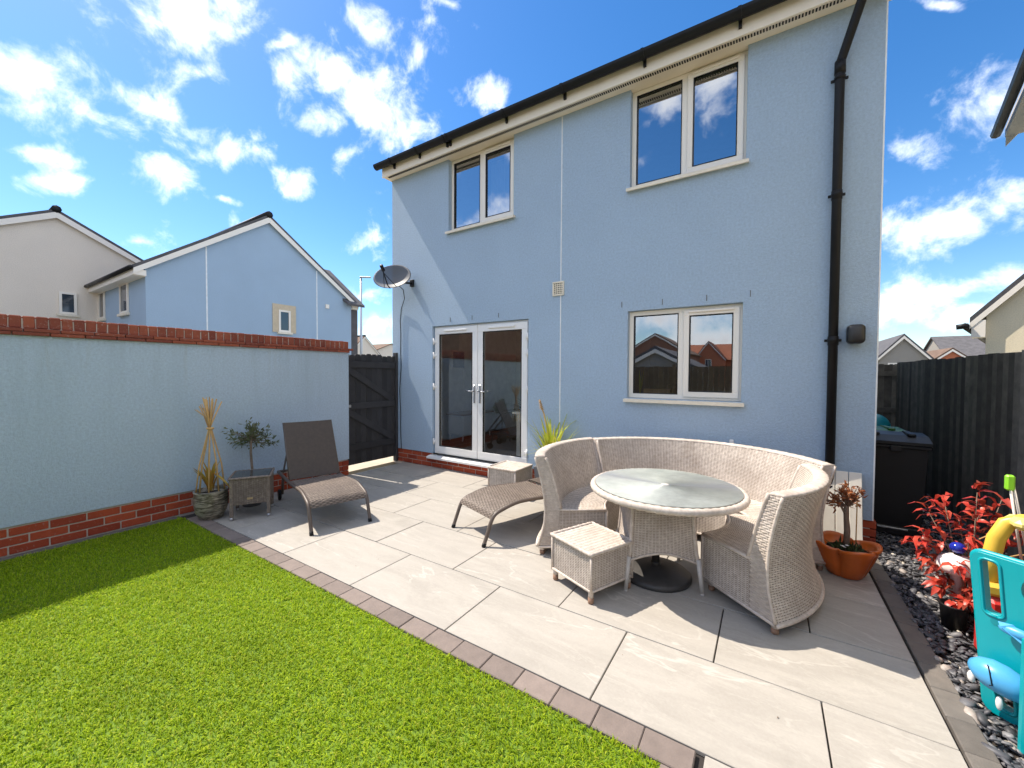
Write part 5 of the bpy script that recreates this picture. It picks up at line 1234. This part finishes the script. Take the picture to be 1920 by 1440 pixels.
for i in range(4): obj('plank', MB().box(.003+.094*i, .091+.094*i, 0, .018, 0, .665, .003), M['white_plank'], pk, (0, 0, .0), (R(-12), 0, 0))
for z in (.12, .55): obj('batten', MB().box(.0, .375, .0185, .035, z-.03, z+.03), M['white_plank'], pk, (0, 0, 0), (R(-12), 0, 0))

# red leaved shrub by the gravel
rs = empty('red_shrub', (1.12, 3.72, 0), 0, 'shrub with bright red leaves growing in the slate gravel', 'shrub')
stem = MB(); k = 0
tips = [(-.20, -.0, .60), (-.12, .05, .70), (.0, -.05, .78), (.06, .1, .66), (-.24, -.08, .47), (-.05, -.12, .52), (.12, -.05, .60), (-.22, -.12, .30), (-.12, -.2, .34), (.0, -.2, .42), (-.05, .05, .58), (.2, 0, .55), (-.08, -.24, .22), (.08, -.22, .30), (-.26, .02, .38), (.16, .12, .72), (-.14, -.28, .12), (.22, -.15, .42), (-.10, -.34, .16), (-.02, -.32, .24), (.05, -.36, .10), (-.2, -.22, .2)]
for tp0 in tips:
    T = Vector(tp0); b = Vector((RNG.uniform(-.04, .04), RNG.uniform(-.04, .04), -.02)); mid = b.lerp(T, .55)+Vector((0, 0, .06)); stem.tube([b, mid, T], [.006, .004, .002], 5)
    for j in range(17):
        f = RNG.uniform(.55, 1.06); p = mid.lerp(T, (f-.5)*2 if f > .5 else 0)+Vector(RNG.normal(0, .012, 3)); d = (T-mid).normalized()*.5+Vector(RNG.normal(0, .75, 3))
        d.z = d.z*.6-.1; d.normalize(); L = RNG.uniform(.055, .095); obj('leaf', MB().leaf(p, p+d*L, L*.42, up=(RNG.normal(0, .3), RNG.normal(0, .3), 1), bend=RNG.uniform(.1, .9), seg=3), M['red_leaf'], rs)
obj('stem', stem, M['bark'], rs)
for p, q in (((-.0, -.1, .50), (.35, .0, .66)), ((.0, 0, .3), (.3, -.3, .52))): obj('bare_twig', MB().tube([p, (Vector(p)+Vector(q))/2+Vector((0, 0, .05)), q], .004, 5), M['cane'], rs)
orn = empty('garden_ornament', (1.03, 3.62, 0), 0, 'white ceramic dome ornament topped with a cobalt blue ball among red leaves', 'ornament')
obj('dome', MB().lathe([(.03, .0), (.03, .25), (.088, .275), (.098, .305), (.085, .345), (.05, .372), (0, .385)], 28), M['white'], orn)
obj('ball', MB().sphere((0, 0, .425), .038, .038, .034, 18, 12), M['cobalt'], orn)
obj('stem', MB().lathe([(.018, .375), (.018, .395)], 12), M['dark_hole'], orn)
spt = empty('dark_pot', (.965, 3.42, 0), 0, 'small black pot half hidden under the red leaves', 'plant pot'); obj('body', MB().lathe([(.05, 0), (.062, .13), (.066, .14), (.058, .14), (.05, .10), (0, .1)], 18), M['black_plastic'], spt)

# ------------------------------------------------------------------ bins in the side passage
def make_bin(loc, rz, label, lid, w=.46, d=.54, h=.90):
    s = empty('wheelie_bin', (*loc, 0), rz, label, 'wheelie bin', 'wheelie bins in the side passage')
    a, b = w/2*.84, w/2; e, f = d/2*.78, d/2
    vs = [(-a, -e, .05), (a, -e, .05), (a, e, .05), (-a, e, .05), (-b+.01, -f+.01, h), (b-.01, -f+.01, h), (b-.01, f-.01, h), (-b+.01, f-.01, h)]
    obj('body', MB().add(vs, [(3, 2, 1, 0), (0, 1, 5, 4), (1, 2, 6, 5), (2, 3, 7, 6), (3, 0, 4, 7)]), M['bin'], s)
    obj('skirt', MB().box(-a-.012, a+.012, -e-.012, e, .0, .085, .01), M['bin'], s); obj('grip', MB().box(-a*.55, a*.55, -e-.018, -e-.0125, .06, .075, .002), M['steel'], s)
    rm = MB(); rm.box(-b-.012, b+.012, -f-.012, f+.012, h-.035, h, .008); rm.box(-.04, .04, -f-.03, -f-.0125, h-.06, h-.01, .004); obj('rim', rm, M['bin'], s)
    L = MB(); xs = np.linspace(-b-.01, b+.01, 9); 
    pr = [(-f-.02, h+.004), (-f-.02, h+.03), (-f*.5, h+.075), (f*.4, h+.085), (f+.02, h+.06), (f+.02, h+.004)]
    L.prism(pr, (2*b+.02, 0, 0), (-b-.01, 0, 0), (0, 1, 0), (0, 0, 1)); lo = obj('lid', L, lid, s)
    for x in (-b*.55, b*.55): obj('lid_rib', MB().box(x-.03, x+.03, -f*.6, f*.5, h+.07, h+.094, .008), lid, lo)
    obj('handle', MB().tube([(-b*.8, f+.02, h-.01), (-b*.8, f+.07, h+.01), (b*.8, f+.07, h+.01), (b*.8, f+.02, h-.01)], .014, 8), M['bin'], s)
    for sg in (-1, 1): obj('wheel', MB().lathe([(0, -.02), (.09, -.02), (.1, 0), (.09, .02), (0, .02)], 18), M['black_plastic'], s, (sg*(a+.035), e-.03, .1), (0, PI/2, 0))
    return s
make_bin((1.03, 5.32), R(-3), 'black wheelie bin standing at the corner of the blue house', M['bin'], .46, .54, .87)
make_bin((1.02, 6.10), R(4), 'second wheelie bin with green lid behind the black one', M['green_lid'], .48, .56, .84)
bl = tag(obj('play_ball', MB().sphere((0, 0, 0), .185, .185, .185, 28, 18), M['balloon'], None, (1.25, 7.4, .80)), 'large teal ball behind the bins at the house corner', 'ball')
bst = empty('storage_crate', (.95, 7.45, 0), 0, 'dark crate under the teal ball in the side passage', 'crate'); obj('body', MB().box(-.1, .6, -.3, .35, 0, .614, .01), M['bin'], bst)

# ------------------------------------------------------------------ children's plastic toys at the right edge
A = Vector((.862, 2.65, 0)); U = Vector((.768, -.640, 0)); N_ = Vector((-.640, -.768, 0))
toy = empty('toy_playset', tuple(A), math.atan2(U.y, U.x), 'turquoise plastic playset panel with cut-out slots and a light blue dolphin', 'toy')
# local frame: x along the panel, -y towards the camera, z up
def rrect(x0, x1, z0, z1, r, n=5):
    p = []
    for cx, cz, a in ((x1-r, z0+r, -PI/2), (x1-r, z1-r, 0), (x0+r, z1-r, PI/2), (x0+r, z0+r, PI)):
        for i in range(n+1): p.append((cx+r*math.cos(a+PI/2*i/n), cz+r*math.sin(a+PI/2*i/n)))
    return p
def shear(p): return [(x-.085*z, z) for x, z in p]
def holed_plate(outer, holes, t):
    """plate with holes (2-D polygons in x,z) of thickness t made with triangle fill"""
    import bmesh
    bm = bmesh.new(); edges = []
    for poly in [outer]+holes:
        vs = [bm.verts.new((x, 0, z)) for x, z in poly]
        edges += [bm.edges.new((vs[i], vs[(i+1) % len(vs)])) for i in range(len(vs))]
    r = bmesh.ops.triangle_fill(bm, use_beauty=True, use_dissolve=False, edges=edges)
    fs = [f for f in bm.faces]; ex = bmesh.ops.extrude_face_region(bm, geom=fs)
    bmesh.ops.translate(bm, verts=[v for v in ex['geom'] if isinstance(v, bmesh.types.BMVert)], vec=(0, t, 0))
    bmesh.ops.recalc_face_normals(bm, faces=bm.faces); me = bpy.data.meshes.new('panel'); bm.to_mesh(me); bm.free(); return me
outer = shear(rrect(-.012, .52, 0, .705, .035)); circ = [(.165+.078*math.cos(a), .60+.078*math.sin(a)) for a in np.linspace(0, 2*PI, 24, endpoint=False)]
h1 = shear(rrect(.024, .072, .445, .675, .016)); h2 = shear(rrect(.038, .084, .045, .145, .014)); h3 = shear(rrect(.036, .068, .40, .424, .01))
pme = holed_plate(outer, [h1, h2, circ], .045); pn = obj('panel', pme, M['teal'], toy)
bv_ = pn.modifiers.new('bevel', 'BEVEL'); bv_.width = .007; bv_.segments = 3; bv_.limit_method = 'ANGLE'; bv_.angle_limit = R(50)
def ringtube(poly, r, y): return MB().tube([(x, y, z) for x, z in poly+[poly[0]]], r, 6)
obj('slot_rim', ringtube(shear(rrect(.016, .080, .437, .683, .02)), .006, -.001), M['teal'], pn); obj('slot_rim', ringtube(shear(rrect(.03, .092, .037, .153, .02)), .006, -.001), M['teal'], pn)
obj('edge_roll', ringtube([(x, z) for x, z in outer], .013, .022), M['teal'], pn)
obj('finger_hole_shade', MB().prism(h3, (0, .004, 0), (0, -.002, 0)), M['teal_dark'] if 'teal_dark' in M else M['planter_grey'], pn)  # uncut patch on the panel; the hole's shade is in its colour
obj('side_panel', MB().box(.150, .20, -.17, -.001, -.01, .47, .014), M['teal'], toy)
# dolphin lying along the panel
dl = MB(); pts = [(-.030, -.060, .205), (-.022, -.062, .207), (-.002, -.066, .210), (.03, -.068, .210), (.065, -.066, .205), (.10, -.06, .195), (.145, -.05, .18)]
dl.tube(pts, [.006, .030, .047, .060, .063, .058, .042], 20); do = obj('dolphin', dl, M['sky_blue'], toy)
obj('tail_fin', MB().add([(.035, -.03, .435), (.05, -.05, .425), (.13, -.05, .375), (.13, -.02, .40), (.08, -.03, .445)], [(0, 1, 2, 3, 4)]).sphere((.09, -.03, .415), .055, .02, .022, 14, 8), M['sky_blue'], do)
obj('flipper', MB().sphere((-.022, -.075, .155), .014, .009, .026, 10, 8), M['white'], do); obj('flipper', MB().sphere((.075, -.10, .115), .012, .008, .03, 10, 8), M['white'], do)
obj('eye', MB().sphere((-.014, -.097, .222), .0035, .003, .006, 8, 6), M['black_plastic'], do)
obj('mouth', MB().tube([(.040, -.108, .260), (.052, -.122, .240), (.060, -.130, .215), (.064, -.130, .190), (.056, -.132, .187)], .0022, 5), M['black_plastic'], do)
ty = empty('toy_arch', (1.06, 3.12, 0), 0, 'yellow plastic toy arch with a red base behind the turquoise panel', 'toy')
ar = MB(); ar.tube([(-.06, 0, .40), (-.055, 0, .52), (-.035, 0, .66), (-.0, 0, .745), (.05, 0, .77), (.16, 0, .775), (.3, 0, .77)], [.030, .030, .030, .030, .028, .028, .028], 12, flat=1.2); obj('frame', ar, M['yellow'], ty)
obj('hood', MB().box(-.0, .36, -.09, .05, .735, .79, .02).box(.075, .36, -.08, .04, .56, .736, .02), M['yellow_pale'], ty); obj('seat', MB().box(-.085, .05, -.05, .05, .36, .43, .018), M['yellow'], ty); obj('base', MB().box(-.08, .3, -.06, .1, .0, .36, .03), M['red'], ty)
tb4 = empty('toy_board', (1.16, 2.9, 0), R(-20), 'tan plastic board seen through the round hole of the playset', 'toy'); obj('board', MB().box(-.05, .14, 0, .02, 0, .70, .02), M['tan'], tb4)
st = empty('toy_sticks', (1.18, 3.30, 0), 0, 'pair of thin pale sticks with a lime green tip above the toys', 'toy')
obj('stick', MB().tube([(.0, 0, .5), (-.055, 0, .93)], .006, 6), M['upvc'], st); obj('stick', MB().tube([(.03, .01, .5), (-.04, .01, .93)], .006, 6), M['upvc'], st); obj('tip', MB().box(-.07, -.035, -.012, .02, .885, .97, .008, Matrix.Translation((-.0, 0, 0))), M['lime'], st)
print('triangles', sum(len(o.data.polygons) for o in bpy.data.objects if o.type == 'MESH'), 'objects', len(bpy.data.objects))
